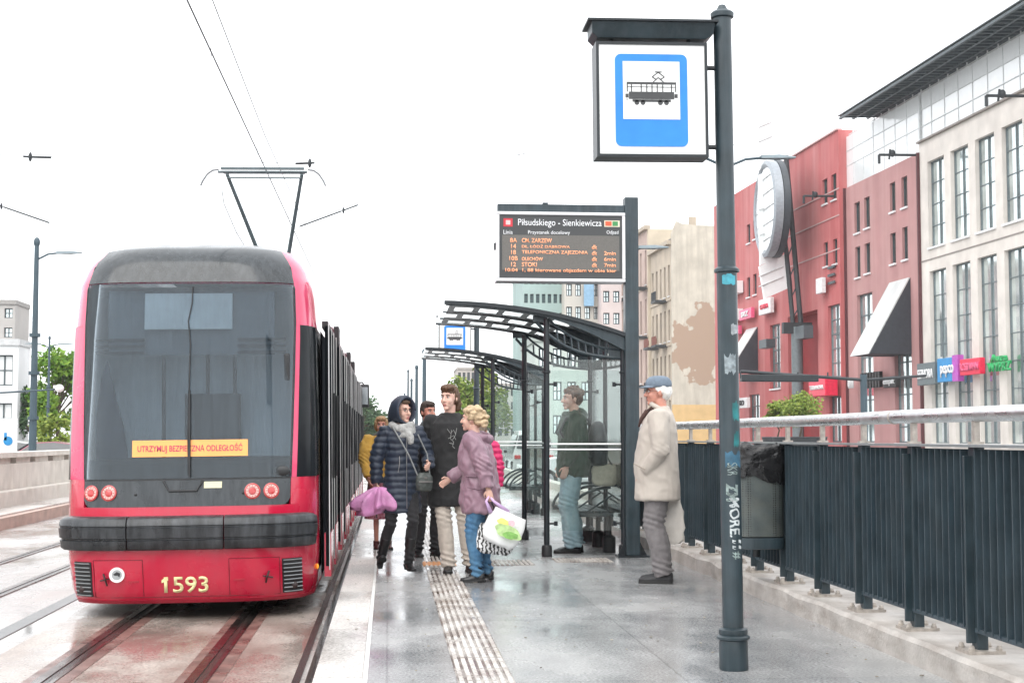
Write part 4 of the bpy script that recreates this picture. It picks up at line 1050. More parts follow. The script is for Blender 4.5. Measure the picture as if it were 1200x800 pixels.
# bay C: red, slightly proud, with deep recess
topC = MF.hit(990, 152)[1]
CF = Facade(MF.w(0, 0, .5), MF.t, MF.n)
rC = [CF.pxr(*q) for q in ((963.5, 969.5, 210, 239), (974, 980, 204, 234), (965, 970, 284, 312), (976, 981, 280, 309))]
tc_ = CF.pxr(970, 984, 357, 442); tc2 = CF.pxr(972, 984, 464, 500); tc2 = (tc_[0], tc_[1], .9, tc2[3]); td_ = CF.pxr(902, 914, 380, 455); rec = CF.pxr(923, 958, 367, 500); rec = (rec[0], rec[1], GZ+.01, rec[3])
sBC2, sCD2 = CF.hit(986, 400)[0], CF.hit(896, 400)[0]
b = MB(); CF.wall(b, sBC2, sCD2, GZ, topC, rC+[tc_, tc2, td_]+[rec], 1.2); b.face([CF.w(sBC2, topC), CF.w(sCD2, topC), CF.w(sCD2, topC, -12), CF.w(sBC2, topC, -12)]); b.face([CF.w(sBC2, GZ), CF.w(sBC2, topC), CF.w(sBC2, topC, -6), CF.w(sBC2, GZ, -6)])
b.build('red_wall', m_redw, mall)
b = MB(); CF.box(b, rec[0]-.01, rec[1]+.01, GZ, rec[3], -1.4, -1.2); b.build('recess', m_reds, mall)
for r in rC: window(CF, mall, r, m_glzd, 0, 0, .25, True, .06)
for r in (tc_, td_): window(CF, mall, r, m_glz, 1, 4, fw=.12)
window(CF, mall, tc2, m_glz, 1, 1, fw=.12, sill=False)
b = MB()
for yy in (232, 262, 300): 
    z = CF.hit(960, yy)[1]; CF.box(b, sBC2, sCD2-2, z-.05, z+.05, .002, .05)
CF.box(b, sBC2-.0, sCD2, topC, topC+.12, -.3, .15)
b.build('wall_band', M('band pale red', (.55, .36, .35), .7), mall)
for s_ in (sAB, sBC2-.02, sCD2):
    b = MB(); MF.box(b, s_-.09, s_+.09, GZ, topB if s_ < sBC else topC-1, .004, .2)
    b.build('downpipe', M('pipe dark red', (.10, .03, .035), .6), mall)
# bay D: lower red
topD = MF.hit(880, 216)[1]
rD = [MF.pxr(*q) for q in ((875, 879, 263, 285), (882.5, 886.5, 258, 280), (875, 879, 325, 348), (882.5, 886.5, 321, 345))]
tdd = MF.pxr(878, 890, 462, 500); tdd = (tdd[0], tdd[1], .9, tdd[3])
b = MB(); MF.wall(b, sCD, sD, GZ, topD, rD+[tdd]); b.face([MF.w(sCD, topD), MF.w(sD, topD), MF.w(sD, topD, -12), MF.w(sCD, topD, -12)]); b.build('red_wall', m_redw, mall)
for r in rD: window(MF, mall, r, m_glzd, 0, 0, .25, True, .06)
window(MF, mall, tdd, m_glz, 1, 3, fw=.1)
for q in ((862, 872, 333, 341), (864, 872, 365, 372)):
    b = MB(); a, c, e, g = MF.pxr(*q); MF.box(b, a, c, e-.3, g+.2, .1, .7)
    b.build('air_conditioner', m_white, mall)
# awning wedges
m_awn = M('awning metal', (.62, .63, .62), .4, .2, .12, .8, streak=(.3, .3, .3), samt=.4, sscale=(1.5, 1.5, .3)); m_awd = M('awning side dark', (.035, .04, .05), .6)
def wedge(f, q, proj):
    a, c, e, g = q; aw = [(0, g), (proj, e)]
    b = MB(); b.loft([[f.w(a, g, .02), f.w(c, g, .02), f.w(c, g, .12), f.w(a, g, .12)], [f.w(a, e, proj-.1), f.w(c, e, proj-.1), f.w(c, e, proj), f.w(a, e, proj)]]); w = b.build('awning', m_awn, mall)
    b = MB()
    for s_ in (a, c-.06): b.prism([f.w(s_, g, .01), f.w(s_, e, .01), f.w(s_, e, proj-.05)], f.t*.06)
    f.box(b, a+.07, c-.07, e+.02, e+.12, .02, proj-.15)
    b.build('awning_cheek', m_awd, w)
s0_, z1_ = MF.hit(1067, 325); s1_ = MF.hit(1044, 330)[0]; z0_ = MF.hit(1066, 415)[1]
wedge(MF, (s0_, s1_, z0_, z1_), 3.1)
s0_, z1_ = MF.hit(888, 383); s1_ = MF.hit(876, 385)[0]; z0_ = MF.hit(886, 436)[1]
wedge(MF, (s0_, s1_, z0_, z1_), 2.8)
# signs
m_sgy = M('sign grey', (.13, .16, .17), .5); m_sbl = M('sign sky blue', (.02, .25, .55), .4); m_spu = M('sign violet', (.45, .08, .45), .4); m_srd = M('sign red', (.75, .02, .07), .4); m_sgr = M('sign green', (.01, .36, .10), .4); m_swh = M('sign white', (.78, .78, .78), .5); m_sbk = M('sign black', (.015, .015, .015), .5); m_spk = M('sign rose', (.80, .12, .25), .4)
q = MF.pxr(1087, 1108, 425, 451); fsign(MF, mall, *q[:4], .4, m_sgy, 'SEPHORA', m_swh, .86, .42, .01)
q = MF.pxr(1111, 1136, 419, 447); sg2 = fsign(MF, mall, *q[:4], .4, m_sbl, 'pepco', m_swh, .62, .5, .02, dz=-.1)
b = MB(); MF.box(b, q[0]-.02, q[0]+.8, q[2]-.02, q[3]+.1, .38, .78); b.build('sign_corner', m_spu, sg2)
q = MF.pxr(1138, 1162, 420, 439); fsign(MF, mall, q[0], q[1], q[2], q[3], .4, m_srd, 'ROSSMANN', m_spk, .9, .5, .02)
q = MF.pxr(1165, 1194, 414, 436); b = MB(); MF.box(b, q[0]+.3, q[1]-.3, (q[2]+q[3])/2-.1, (q[2]+q[3])/2+.1, .3, .36); sg4 = b.build('sign', m_sgr, mall)
text('Aura', MF.w((q[0]+q[1])/2, q[2]+(q[3]-q[2])*.78, .42), (q[1]-q[0])*.7, (q[3]-q[2])*.4, m_sgr, sg4, right=-MF.t, bold=.06, ext=.1)
text('WYPRZ', MF.w((q[0]+q[1])/2, q[2]+(q[3]-q[2])*.3, .42), (q[1]-q[0])*.95, (q[3]-q[2])*.5, m_sgr, sg4, right=-MF.t, bold=.05, ext=.1)
q = MF.pxr(1003, 1042, 440, 455)
b = MB(); 
for k in range(7):
    x = q[0]+(q[1]-q[0])*(.05+k*.085); MF.box(b, x, x+.35, q[2], q[3]+.2, .35, .6)
sg5 = b.build('sign_bars', m_sbk, mall)
text('em', MF.w(q[0]+(q[1]-q[0])*.9, (q[2]+q[3])/2, .62), (q[1]-q[0])*.16, (q[3]-q[2])*.8, m_swh, sg5, right=-MF.t, bold=.04, ext=.1)
q = MF.pxr(1045, 1060, 441, 454); fsign(MF, mall, *q[:4], .3, m_sbk, 'empik', m_swh, .9, .7, .02)
q = CF.pxr(966, 986, 444, 464); fsign(CF, mall, *q[:4], .3, m_srd, 'TERRANOVA', m_swh, .85, .25, .02, 1.0)
q = CF.pxr(965, 972, 326, 344); fsign(CF, mall, *q[:4], .3, m_swh, None, None)
b = MB()
for k in range(3): 
    CF.box(b, q[0]-1.6, q[0]-.1, q[2]+.6+k*.6, q[2]+.8+k*.6, .1, .2)
b.build('bracket', m_mull, mall)
q = CF.pxr(897, 911, 350, 368); fsign(CF, mall, *q[:4], .3, m_swh, 'CINEMA', m_srd, .7, .3, .03)
q = MF.pxr(874, 888, 362, 374); fsign(MF, mall, *q[:4], .3, m_spk, 'BIZ', m_swh, .6, .5, .03)
q = MF.pxr(866, 873, 382, 392); fsign(MF, mall, *q[:4], .3, m_spk, None, None)
q = MF.pxr(876, 889, 466, 478); fsign(MF, mall, *q[:4], .8, m_swh, 'PKO', m_sbk, .6, .5, .03)
# loudspeaker boxes by the recess
for q in ((906, 915, 398, 408), (950, 960, 382, 397)):
    b = MB(); a, c, e, g = CF.pxr(*q); CF.box(b, a, c, e, g, .5, 1.3)
    b.build('floodlight', m_mull, mall)
# bracket arms on the wall
m_bk = M('bracket dark', (.03, .035, .04), .6)
for x, y in ((985, 230), (1080, 182), (1215, 113)):
    s_, z = MF.hit(x, y); e = empty('wire_anchor', MF.w(s_, z, .5), 0, {985: 'dark wire anchor arm on the red mall wall beside the small windows', 1080: 'dark wire anchor arm at the top of the pink mall wall', 1215: 'dark wire anchor arm above the cream mall windows at the right edge'}[x], 'anchor arm')
    b = MB(); b.tube([MF.w(s_, z, .4), MF.w(s_+.2, z, 2.9)], .09, 6); b.tube([MF.w(s_, z+.35, 2.2), MF.w(s_+.2, z-.3, 2.2)], .07, 6); b.build('arm', m_bk, e)
    b = MB(); b.tube([MF.w(s_+.2, z, 2.9), MF.w(s_+.2, z-.6, 2.9)], .1, 6); b.ell(MF.w(s_+.1, z+.1, 2.0), (.2, .2, .25)); b.build('clamp', m_bk, e)

# ------------------------------------------------------------ tall advertising pylon with round clock disc in front of the mall
PF = Facade(MF.w(0, 0, 3.2), MF.t, MF.n)
s_, _ = PF.hit(906, 330); c0 = PF.w(s_, 0)
ae = empty('advertising_pylon', (c0.x, c0.y, GZ), 0, 'tall white pylon with a round ring disc and dark truss before the red mall', 'pylon')
def PP(x, y, d=0.): 
    Yc = c0.y+d; return aty(x, y, Yc)
b = MB()
def slab(pts, th=.4): b.prism([PP(*p) for p in pts], (0, th, 0))
slab([(884, 143), (904, 128), (905, 178), (890, 200)]); slab([(890, 312), (919, 298), (923, 338), (896, 350)]); slab([(889, 205), (912, 195), (917, 300), (891, 311)], .3)
b.build('panel', m_wpan, ae)
b = MB()
for y in (143, 160, 318, 330, 270, 240): 
    p, q = PP(889, y+6, -.05), PP(918, y-6, -.05); b.tube([p, q], .06, 5)
b.build('panel_joint', m_joint, ae)
cd = PP(899, 245, -.6); rad = 58*cd.y/1700
nrm = V(-.999, .03, 0).normalized(); tx = V(0, 0, 1).cross(nrm).normalized()
def circ(r_, o_, n=40): return [cd+nrm*o_+tx*math.cos(t)*r_+V(0, 0, 1)*math.sin(t)*r_ for t in [2*math.pi*k/n for k in range(n)]]
b = MB(); b.loft([circ(rad*.86, -.1), circ(rad*.86, .15)]); b.build('disc', m_wpan, ae, smooth=40)
b = MB(); b.loft([circ(rad, -.45), circ(rad, .2), circ(rad*.93, .32), circ(rad*.87, .2), circ(rad*.87, -.45), circ(rad, -.45)], cap=False); b.build('ring', M('ring grey', (.30, .33, .36), .4, .2), ae, smooth=40)
b = MB(); b.loft([circ(rad*1.01, -.5), circ(rad*1.01, -1.0), circ(rad*.80, -1.0), circ(rad*.80, -.5)]); b.build('ring_back', M('ring dark steel', (.045, .055, .065), .5), ae, smooth=40)  # dark steel band behind the grey ring
b = MB()
for k in range(-2, 3): b.tube([cd+nrm*.18+tx*(-rad*.8*math.cos(k*.45))+V(0, 0, k*rad*.32), cd+nrm*.18+tx*(rad*.8*math.cos(k*.45))+V(0, 0, k*rad*.32)], .05, 5)
b.build('disc_joint', m_joint, ae)
b = MB()
A0, A1, B0, B1 = PP(921, 182), PP(939, 385), PP(916, 205), PP(933, 387)
b.tube([A0, A1], .22, 8); b.tube([PP(921, 290), PP(930, 387)], .2, 8); b.tube([PP(912, 200), PP(927, 330), PP(930, 387)], .08, 6)
for k in range(8):
    t = k/8; b.tube([A0.lerp(A1, t), PP(912+15*t*1.1, 205+180*min(1, t+.08))], .06, 5)
b.build('truss', M('truss dark', (.04, .045, .05), .5), ae)
b = MB(); bs = PP(934, 400); b.tube([(bs.x, bs.y, GZ), (bs.x, bs.y, bs.z+1.2)], .48, 14); b.build('column', M('column grey', (.16, .19, .2), .5), ae, smooth=40)
b = MB(); b.box((bs.x, bs.y, bs.z+1.1), (2.4, .6, .9)); b.build('column_head', m_bk, ae)

# ------------------------------------------------------------ old tenement houses
m_ten = M('tenement plaster', (.50, .42, .33), .85, 0, .12, .5, .1, 10, streak=(.30, .25, .2), samt=.4, sscale=(.5, .5, .2))
def gable_mat():
    m = M('gable plaster patched', (.56, .51, .43), .9, 0, .14, .6, .1, 10, streak=(.34, .30, .25), samt=.7, sscale=(1.1, 1.1, .12))
    n = m.node_tree; L = n.links; b = n.nodes['Principled BSDF']; tc = n.nodes['Texture Coordinate']
    nz = n.nodes.new('ShaderNodeTexNoise'); nz.inputs['Scale'].default_value = .32; nz.inputs['Detail'].default_value = 8; nz.inputs['Roughness'].default_value = .55; L.new(tc.outputs['Object'], nz.inputs['Vector'])
    sb = n.nodes.new('ShaderNodeVectorMath'); sb.operation = 'DISTANCE'; L.new(tc.outputs['Object'], sb.inputs[0]); sb.inputs[1].default_value = GC
    mr = n.nodes.new('ShaderNodeMapRange'); mr.inputs[1].default_value = 1.0; mr.inputs[2].default_value = 6.5; mr.inputs[3].default_value = .30; mr.inputs[4].default_value = -.26; L.new(sb.outputs['Value'], mr.inputs[0])
    ad = n.nodes.new('ShaderNodeMath'); ad.operation = 'ADD'; L.new(nz.outputs['Fac'], ad.inputs[0]); L.new(mr.outputs[0], ad.inputs[1])
    gt = n.nodes.new('ShaderNodeMapRange'); gt.inputs[1].default_value = .495; gt.inputs[2].default_value = .51; L.new(ad.outputs[0], gt.inputs[0])
    mx = n.nodes.new('ShaderNodeMix'); mx.data_type = 'RGBA'; L.new(gt.outputs[0], mx.inputs[0]); L.new(b.inputs['Base Color'].links[0].from_socket, mx.inputs[6]); mx.inputs[7].default_value = (.38, .27, .20, 1)
    L.new(mx.outputs[2], b.inputs['Base Color']); return m
TY_ = 172.0
pc_ = aty(787, 300, TY_); TF = Facade((pc_.x, TY_, 0), (-.03, 1, 0), (-1, -.03, 0))
th_ = empty('tenement_house', (pc_.x, TY_, GZ), 0, 'old beige tenement with a blank patched gable wall beyond the mall', 'house')
GC = tuple(aty(826, 402, TY_)-V(pc_.x, TY_, GZ))
topG = aty(815, 262, TY_).z; gx1 = aty(880, 262, TY_).x+4
b = MB(); zy = aty(815, 474, TY_).z
b.prism([(pc_.x, TY_, zy), (gx1, TY_, zy), (gx1, TY_, topG-.3), (pc_.x+3.2, TY_, topG-.2), (pc_.x+1.2, TY_, topG), (pc_.x+.6, TY_, topG+.3), (pc_.x, TY_, topG-1.2)], (0, .4, 0)); b.build('gable_wall', gable_mat(), th_)
b = MB(); b.b2((pc_.x, TY_-.02, GZ), (gx1, TY_+.4, zy)); b.build('gable_base', M('ochre base', (.62, .42, .2), .8, 0, .1, 1), th_)
eave = TF.hit(776, 292)[1]
def tsect(par, f, sa, sb_, top, mat, rows, cols, w_=1.0, balc=(), zbase=1.5):
    fh = (top-zbase-1.2)/rows; rects = []
    for i in range(rows):
        for j in range(cols):
            c_ = sa+(j+.5)*(sb_-sa)/cols; z = zbase+i*fh; rects.append((c_-w_/2, c_+w_/2, z+.5, z+fh*.78))
    b = MB(); f.wall(b, sa, sb_, GZ, top, rects, .3); b.face([f.w(sa, top), f.w(sb_, top), f.w(sb_, top, -12), f.w(sa, top, -12)])
    b.build('wall', mat, par)
    for r_ in rects: window(f, par, r_, m_glzd, 1, 1, .28, True, .08)
    b = MB(); f.box(b, sa, sb_, top, top+.5, -.3, .5)
    for i in range(1, rows): f.box(b, sa, sb_, zbase+i*fh-.1, zbase+i*fh+.12, .003, .14)
    b.build('cornice', M('cornice plaster', (.46, .39, .31), .8, 0, .1, 1), par)
    for (i, j) in balc:
        c_ = sa+(j+.5)*(sb_-sa)/cols; z = zbase+i*fh+.1
        b = MB(); f.box(b, c_-1.3, c_+1.3, z-.28, z, .0, 1.5); bl = b.build('balcony', m_bk, par)
        b = MB()
        for k in range(14): q = c_-1.25+k*2.5/13; b.tube([f.w(q, z, 1.42), f.w(q, z+1.05, 1.42)], .03, 4)
        b.tube([f.w(c_-1.27, z+1.05, 1.42), f.w(c_+1.27, z+1.05, 1.42)], .04, 5); f.box(b, c_-1.2, c_+1.2, z+.15, z+.8, 1.3, 1.38) if (i+j) % 2 else None
        b.build('railing', M('railing rust', (.22, .09, .07), .7) if (i+j) % 2 else m_bk, bl)
tsect(th_, TF, .4, 12, eave, m_ten, 4, 5, 1.0, ((1, 1), (2, 1), (3, 1), (1, 3), (2, 3)))
b = MB(); b.loft([[TF.w(.45, eave+.5, .2), TF.w(.45, eave+.6, .2), TF.w(.45, topG-.3, -4), TF.w(.45, eave+.5, -4)], [TF.w(12, eave+.5, .2), TF.w(12, eave+.6, .2), TF.w(12, topG-.3, -4), TF.w(12, eave+.5, -4)]]); b.build('roof', M('roof tin', (.14, .15, .16), .5), th_)
b = MB(); b.box((pc_.x+3, TY_+2, topG+.4), (.8, .8, 1.4)); b.build('chimney', m_ten, th_)
b = MB(); b.tube([(pc_.x+6, TY_+1, topG), (pc_.x+6, TY_+1, topG+3.6)], .04, 5); b.build('aerial', m_bk, th_)
b = MB(); b.tube([(pc_.x+8, TY_+1, topG), (pc_.x+8, TY_+1, topG+2.6)], .04, 5); b.build('aerial', m_bk, th_)
T2 = Facade(TF.w(12.2, 0, .3), (-.03, 1, 0), (-1, -.03, 0))
t2 = empty('tenement_house', T2.w(0, GZ), 0, 'taller pinkish beige tenement with rusty balconies behind the patched gable house', 'house')
tp2 = T2.hit(757, 270)[1]
tsect(t2, T2, 0, 22, tp2, M('tenement rose plaster', (.48, .36, .31), .85, 0, .12, .5), 4, 7, 1.0, ((1, 0), (2, 0), (3, 0), (1, 3), (2, 3), (3, 5)))
b = MB(); b.b2(T2.w(.01, GZ, .02)+V(0, 0, 0), T2.w(.3, tp2, -12)); b.build('end_wall', M('end plaster', (.55, .47, .36), .85, 0, .1, .6), t2)
# tan block visible at far left of it
T3 = Facade(T2.w(24, 0, .0), (-.03, 1, 0), (-1, -.03, 0))
t3 = empty('apartment_block', T3.w(0, GZ), 0, 'pale apartment block at the far end of the tenement row', 'building')
tsect(t3, T3, 0, 30, 19, M('block pale plaster', (.58, .54, .5), .85, 0, .1, .4), 5, 9, 1.2)

# ------------------------------------------------------------ buildings behind the shelters
def cuboid(name, label, x0, x1, Y, ytop, col, dep=14, rows=5, cols=6, gm=None, wcol=None, cat='building'):
    a, c = aty(x0, ytop, Y), aty(x1, ytop, Y); top = a.z
    f = Facade((a.x, Y, 0), (1, 0, 0), (0, -1, 0)); L_ = c.x-a.x
    e = empty(name, (a.x, Y, GZ), 0, label, cat)
    fh = (top-1)/rows; rects = []
    for i in range(rows):
        for j in range(cols):
            c_ = (j+.5)*L_/cols; w_ = L_/cols*.62; rects.append((c_-w_/2, c_+w_/2, 1+i*fh+.5, 1+i*fh+fh*.8))
    b = MB(); f.wall(b, 0, L_, GZ, top, rects, .3)
    for q in ([f.w(0, GZ), f.w(0, top), f.w(0, top, -dep), f.w(0, GZ, -dep)], [f.w(L_, GZ), f.w(L_, top), f.w(L_, top, -dep), f.w(L_, GZ, -dep)], [f.w(0, top), f.w(L_, top), f.w(L_, top, -dep), f.w(0, top, -dep)]): b.face(q)
    b.build('wall', M(name+' wall', col, .8, 0, .1, .3, streak=tuple(x*.6 for x in col), samt=.3, sscale=(.3, .3, .1)), e)
    for r_ in rects: window(f, e, r_, gm or m_glz, 1, 1, .28, False, .08)
    b = MB(); f.box(b, -.1, L_+.1, top, top+.4, -dep, .15); b.build('roof', M(name+' roof', tuple(x*.7 for x in col), .8), e)
    return e, f, top
m_gt = M('teal curtain glass', (.12, .36, .35), .1, .3, .3, .4, spec=1)
cuboid('office_tower', 'teal glass office block above the shelter roofs', 613, 661, 120, 318, (.36, .47, .45), 10, 9, 7, m_gt)
e, f, tp = cuboid('office_building', 'beige office building with a blue panel beside the teal glass block', 661.5, 704, 118, 300, (.55, .52, .47), 12, 8, 4, m_glz)
q = aty(690, 345, 117.6); b = MB(); b.box(q, (.8, .3, 1.9)); b.build('blue_panel', M('pale blue panel', (.25, .42, .58), .5), e)
cuboid('office_building', 'pinkish white narrow building behind the departure board post', 704.5, 728, 116, 310, (.60, .52, .5), 12, 8, 2, m_glz)
cuboid('apartment_block', 'distant beige apartment block seen between the shelters and the poles', 536, 557, 260, 433, (.50, .46, .42), 14, 5, 4, m_glzd)
cuboid('apartment_block', 'distant pale building low behind the shelter glass', 575, 612, 230, 452, (.55, .53, .50), 14, 4, 5, m_glzd)
cuboid('shop_building', 'low pale green shop building seen through the shelter glass', 628, 728, 90, 400, (.50, .56, .52), 10, 3, 6, m_glz)
# left side buildings
cuboid('apartment_block', 'grey weathered apartment tower at the left edge behind the white building', -60, 18, 130, 356, (.46, .44, .42), 5, 7, 5, m_glz)
e, f, tp = cuboid('white_building', 'white modern low building with a peaked front at the left edge', -80, 22, 95, 404, (.80, .81, .82), 3, 2, 3, m_wpan)
# blue info board on the left
q = aty(8, 510, 40)
bi = empty('billboard', (q.x, 40, -.2), 0, 'white poster stand with blue mark at the far left behind the barrier', 'poster stand')
b = MB(); b.box((q.x, 40, 1.25), (.55, .10, 1.1)); b.build('panel', m_white, bi, bevel=.02)
b = MB(); b.b2((q.x-.05, 39.97, -.3), (q.x+.05, 40.03, .72)); b.build('leg', m_bk, bi)
b = MB(); disc(b, V(q.x+.05, 39.94, 1.2), .12, .01); b.box((q.x-.02, 39.935, 1.32), (.07, .01, .2)); b.build('blue_mark', m_sbl, bi)

# ------------------------------------------------------------ trees
m_bark = M('bark', (.09, .065, .045), .9, 0, .3, 6)
def leafmat(name, c1, c2):
    m = M(name, c1, .55, 0, .35, .35); n = m.node_tree; b = n.nodes['Principled BSDF']
    oi = n.nodes.new('ShaderNodeNewGeometry'); mx = n.nodes.new('ShaderNodeMix'); mx.data_type = 'RGBA'
    n.links.new(oi.outputs['Random Per Island'], mx.inputs[0]); n.links.new(b.inputs['Base Color'].links[0].from_socket, mx.inputs[6]); mx.inputs[7].default_value = (*c2, 1)
    n.links.new(mx.outputs[2], b.inputs['Base Color']); b.inputs['Specular IOR Level'].default_value = .12; return m
m_l1 = leafmat('leaf mid green', (.07, .17, .02), (.19, .30, .04)); m_l2 = leafmat('leaf yellow green', (.11, .18, .03), (.24, .29, .06)); m_l3 = leafmat('leaf dull green', (.05, .10, .05), (.09, .15, .07))
def tree(x, y, h, cr, label, lm, seed=1, n=2600, ls=.22, z0=-.3, cat='tree', name='tree', group=None, trunk=.3):
    rnd = random.Random(seed); e = empty(name, (x, y, z0), 0, label, cat, group)
    b = MB(); cb = h*.38; tips = []
    b.tube([(x, y, z0), (x+.1, y, z0+cb*.6), (x, y+.1, z0+cb), (x+.1, y, z0+h*.7)], [h*.028, h*.022, h*.018, h*.006], 8)
    clumps = []
    for i in range(14):
        a = rnd.uniform(0, 6.28); zz = z0+cb+rnd.random()**.8*(h-cb)*.9; k = math.sin(math.pi*min(1, max(.12, (zz-z0-cb*.7)/(h-cb*.7))))
        rr_ = cr*k*rnd.uniform(.35, .8); c_ = V(x+math.cos(a)*rr_, y+math.sin(a)*rr_, zz); clumps.append((c_, cr*rnd.uniform(.25, .45)))
        b.tube([(x, y, z0+cb*.8+rnd.random()*h*.2), ((x+c_.x)/2, (y+c_.y)/2, (z0+cb+c_.z)/2+.2), c_], [h*.01, h*.006, h*.002], 5)
    b.build('trunk', m_bark, e)
    b = MB()
    for i in range(n):
        c_, r_ = rnd.choice(clumps); d = V(rnd.gauss(0, 1), rnd.gauss(0, 1), rnd.gauss(0, .8)).normalized()*r_*rnd.random()**.45
        p = c_+d; s_ = ls*rnd.uniform(.5, 1.2); u = V(rnd.gauss(0, 1), rnd.gauss(0, 1), rnd.gauss(0, 1)).normalized(); w_ = u.orthogonal().normalized()
        b.face([p-u*s_, p+w_*s_*.55, p+u*s_, p-w_*s_*.55])
    b.build('crown', lm, e)
q = aty(66, 520, 90)
tree(q.x, 90, 6.7, 2.6, 'large green tree left of the tram behind the lamp post', m_l1, 3, 3400, .2)
q = aty(38, 520, 96); tree(q.x, 96, 4.6, 1.8, 'smaller darker tree left of the lamp post', m_l3, 4, 1800, .2)
q = aty(64, 520, 62); tree(q.x, 62, 2.5, 1.2, 'yellow green bush in front of the large tree on the left', m_l2, 5, 1500, .11, name='shrub', cat='shrub')
for i, (px, Y, h, c) in enumerate(((433, 190, 5.5, 3.2), (425, 150, 5.5, 2.6), (440, 220, 4.5, 2.8), (447, 260, 4.0, 2.5))):
    q = aty(px, 520, Y); tree(q.x, Y, h, c, ('bluish tree at the far end of the line just right of the tram mirror', 'darker tree tucked behind the far end of the tram', 'small rounded tree far down the line beside the poles', 'lowest and farthest tree at the end of the street')[i], m_l3, 10+i, 1400, .3)
for i, (px, Y, h, c) in enumerate(((548, 130, 6.0, 2.4), (562, 120, 8.2, 2.8), (575, 135, 5.5, 2.5))):
    q = aty(px, 520, Y); tree(q.x, Y, h, c, ('green tree behind the young man in the black coat', 'tall yellow green tree seen past the farther shelter post', 'shorter yellow green tree seen through the farther shelter glass')[i], m_l2 if i else m_l1, 20+i, 1800, .24)
# planters with bushes by the mall
for i, (px, Y, h, c) in enumerate(((937, 66, 2.0, 1.25), (911, 70, 1.7, .75))):
    q = aty(px, 512, Y); pl = empty('planter', (q.x, Y, GZ), 0, ('wide dark planter under the round bush in front of the mall', 'narrow dark planter under the slim bush in front of the mall')[i], 'planter')
    b = MB(); b.lathe((q.x, Y, GZ), [(.8*c, 0), (.85*c, .3), (1.0*c, 1.45), (1.04*c, 1.5), (1.0*c, 1.52), (.9*c, 1.45)], 24); b.build('tub', M('planter dark', (.05, .055, .06), .6), pl, smooth=40)
    tree(q.x, Y, h, c, ('round yellow green bush in the wide planter by the mall entrance', 'slim green bush in the narrow planter by the mall')[i], m_l2, 30+i, 2600, .085, z0=1.25, cat='bush', name='bush')

# ------------------------------------------------------------ lamps and poles
m_lp_ = M('lamp post slate', (.045, .075, .095), .5, 0, .15, 2); m_lh = M('lamp head', (.16, .2, .22), .5)
def street_lamp(x, Y, z, arms, label, rad=.09, al=1.1, rise=.25, group=None):
    e = empty('street_lamp', (x, Y, -.3), 0, label, 'street lamp', group)
    b = MB(); b.tube([(x, Y, -.3), (x, Y, z*.4), (x, Y, z+.3)], [rad*1.3, rad*1.05, rad*.7], 12)
    for k in (.25, .45, .62): b.tube([(x, Y, z*k), (x, Y, z*k+.12)], rad*1.7, 12)
    b.ell((x, Y, z+.35), (rad, rad, rad*1.6)); b.build('post', m_lp_, e, smooth=40)
    for s in arms:
        b = MB(); b.tube([(x, Y, z-.25), (x+s*al*.5, Y, z-.05), (x+s*al, Y, z)], .035, 6); b.build('arm', m_lp_, e)
        b = MB(); b.loft([[(x+s*(al-.1), Y-.1, z-.03), (x+s*(al-.1), Y+.1, z-.03), (x+s*(al-.1), Y+.06, z+.05), (x+s*(al-.1), Y-.06, z+.05)], [(x+s*(al+.35), Y-.16, z-.03), (x+s*(al+.35), Y+.16, z-.03), (x+s*(al+.35), Y+.08, z+.07), (x+s*(al+.35), Y-.08, z+.07)], [(x+s*(al+.75), Y-.08, z-.0), (x+s*(al+.75), Y+.08, z-.0), (x+s*(al+.75), Y+.04, z+.03), (x+s*(al+.75), Y-.04, z+.03)]]); b.build('lamp_head', m_lh, e, smooth=50)
q = aty(43, 296, 50); street_lamp(q.x, 50, q.z, (1,), 'tall slate lamp post with one arm left of the tram', .11, .75)
q = aty(58, 403, 85); street_lamp(q.x, 85, q.z, (1, -1), 'thinner distant double lamp beside the tall lamp post', .08, .6)
q = aty(851, 184, 34); street_lamp(q.x, 34, q.z, (1, -1), 'tall double armed street lamp hidden mostly behind the nearest stop sign pole', .09, .95)
q = aty(742, 290, 40); street_lamp(q.x, 40, q.z, (1,), 'single armed street lamp rising behind the departure board post', .07, .25)
b = MB()
e = empty('camera_pole', (aty(-30, 520, 30).x, 30, -.3), 0, 'thin horizontal pole carrying a small white camera at the far left', 'camera pole')
q0, q1 = aty(-30, 462, 30), aty(66, 456, 30)
b = MB(); b.tube([q0, q1], .02, 6); b.tube([(q0.x, 30, -.3), (q0.x, 30, q0.z+.2)], .06, 8); b.build('pole', m_lp_, e)
b = MB(); b.ell(q1+V(.06, 0, .02), (.09, .09, .08)); b.box(q1+V(.02, 0, .05), (.14, .1, .06)); b.build('camera', m_white, e)
lab = ('nearest catenary pole right of the young man', 'second catenary pole behind the dark haired man', 'third slim catenary pole between the hooded woman and the dark haired man', 'fourth slim catenary pole above the hooded woman', 'farthest slim catenary pole above the hooded woman')
for i, (px, Y, zt) in enumerate(((497, 70, 5.3), (488, 92, 5.6), (482, 118, 5.8), (478, 150, 8.0), (474, 170, 6.2))):
    q = aty(px, 500, Y); e = empty('catenary_pole', (q.x, Y, 0), 0, lab[i], 'pole', 'catenary poles down the platform')
    b = MB(); b.tube([(q.x, Y, -.3), (q.x, Y, zt)], [.12, .09], 10); b.tube([(q.x, Y, 1.8), (q.x, Y, 2.0)], .16, 10); b.ell((q.x, Y, zt+.1), (.12, .12, .16)); b.build('post', m_lp_, e, smooth=40)
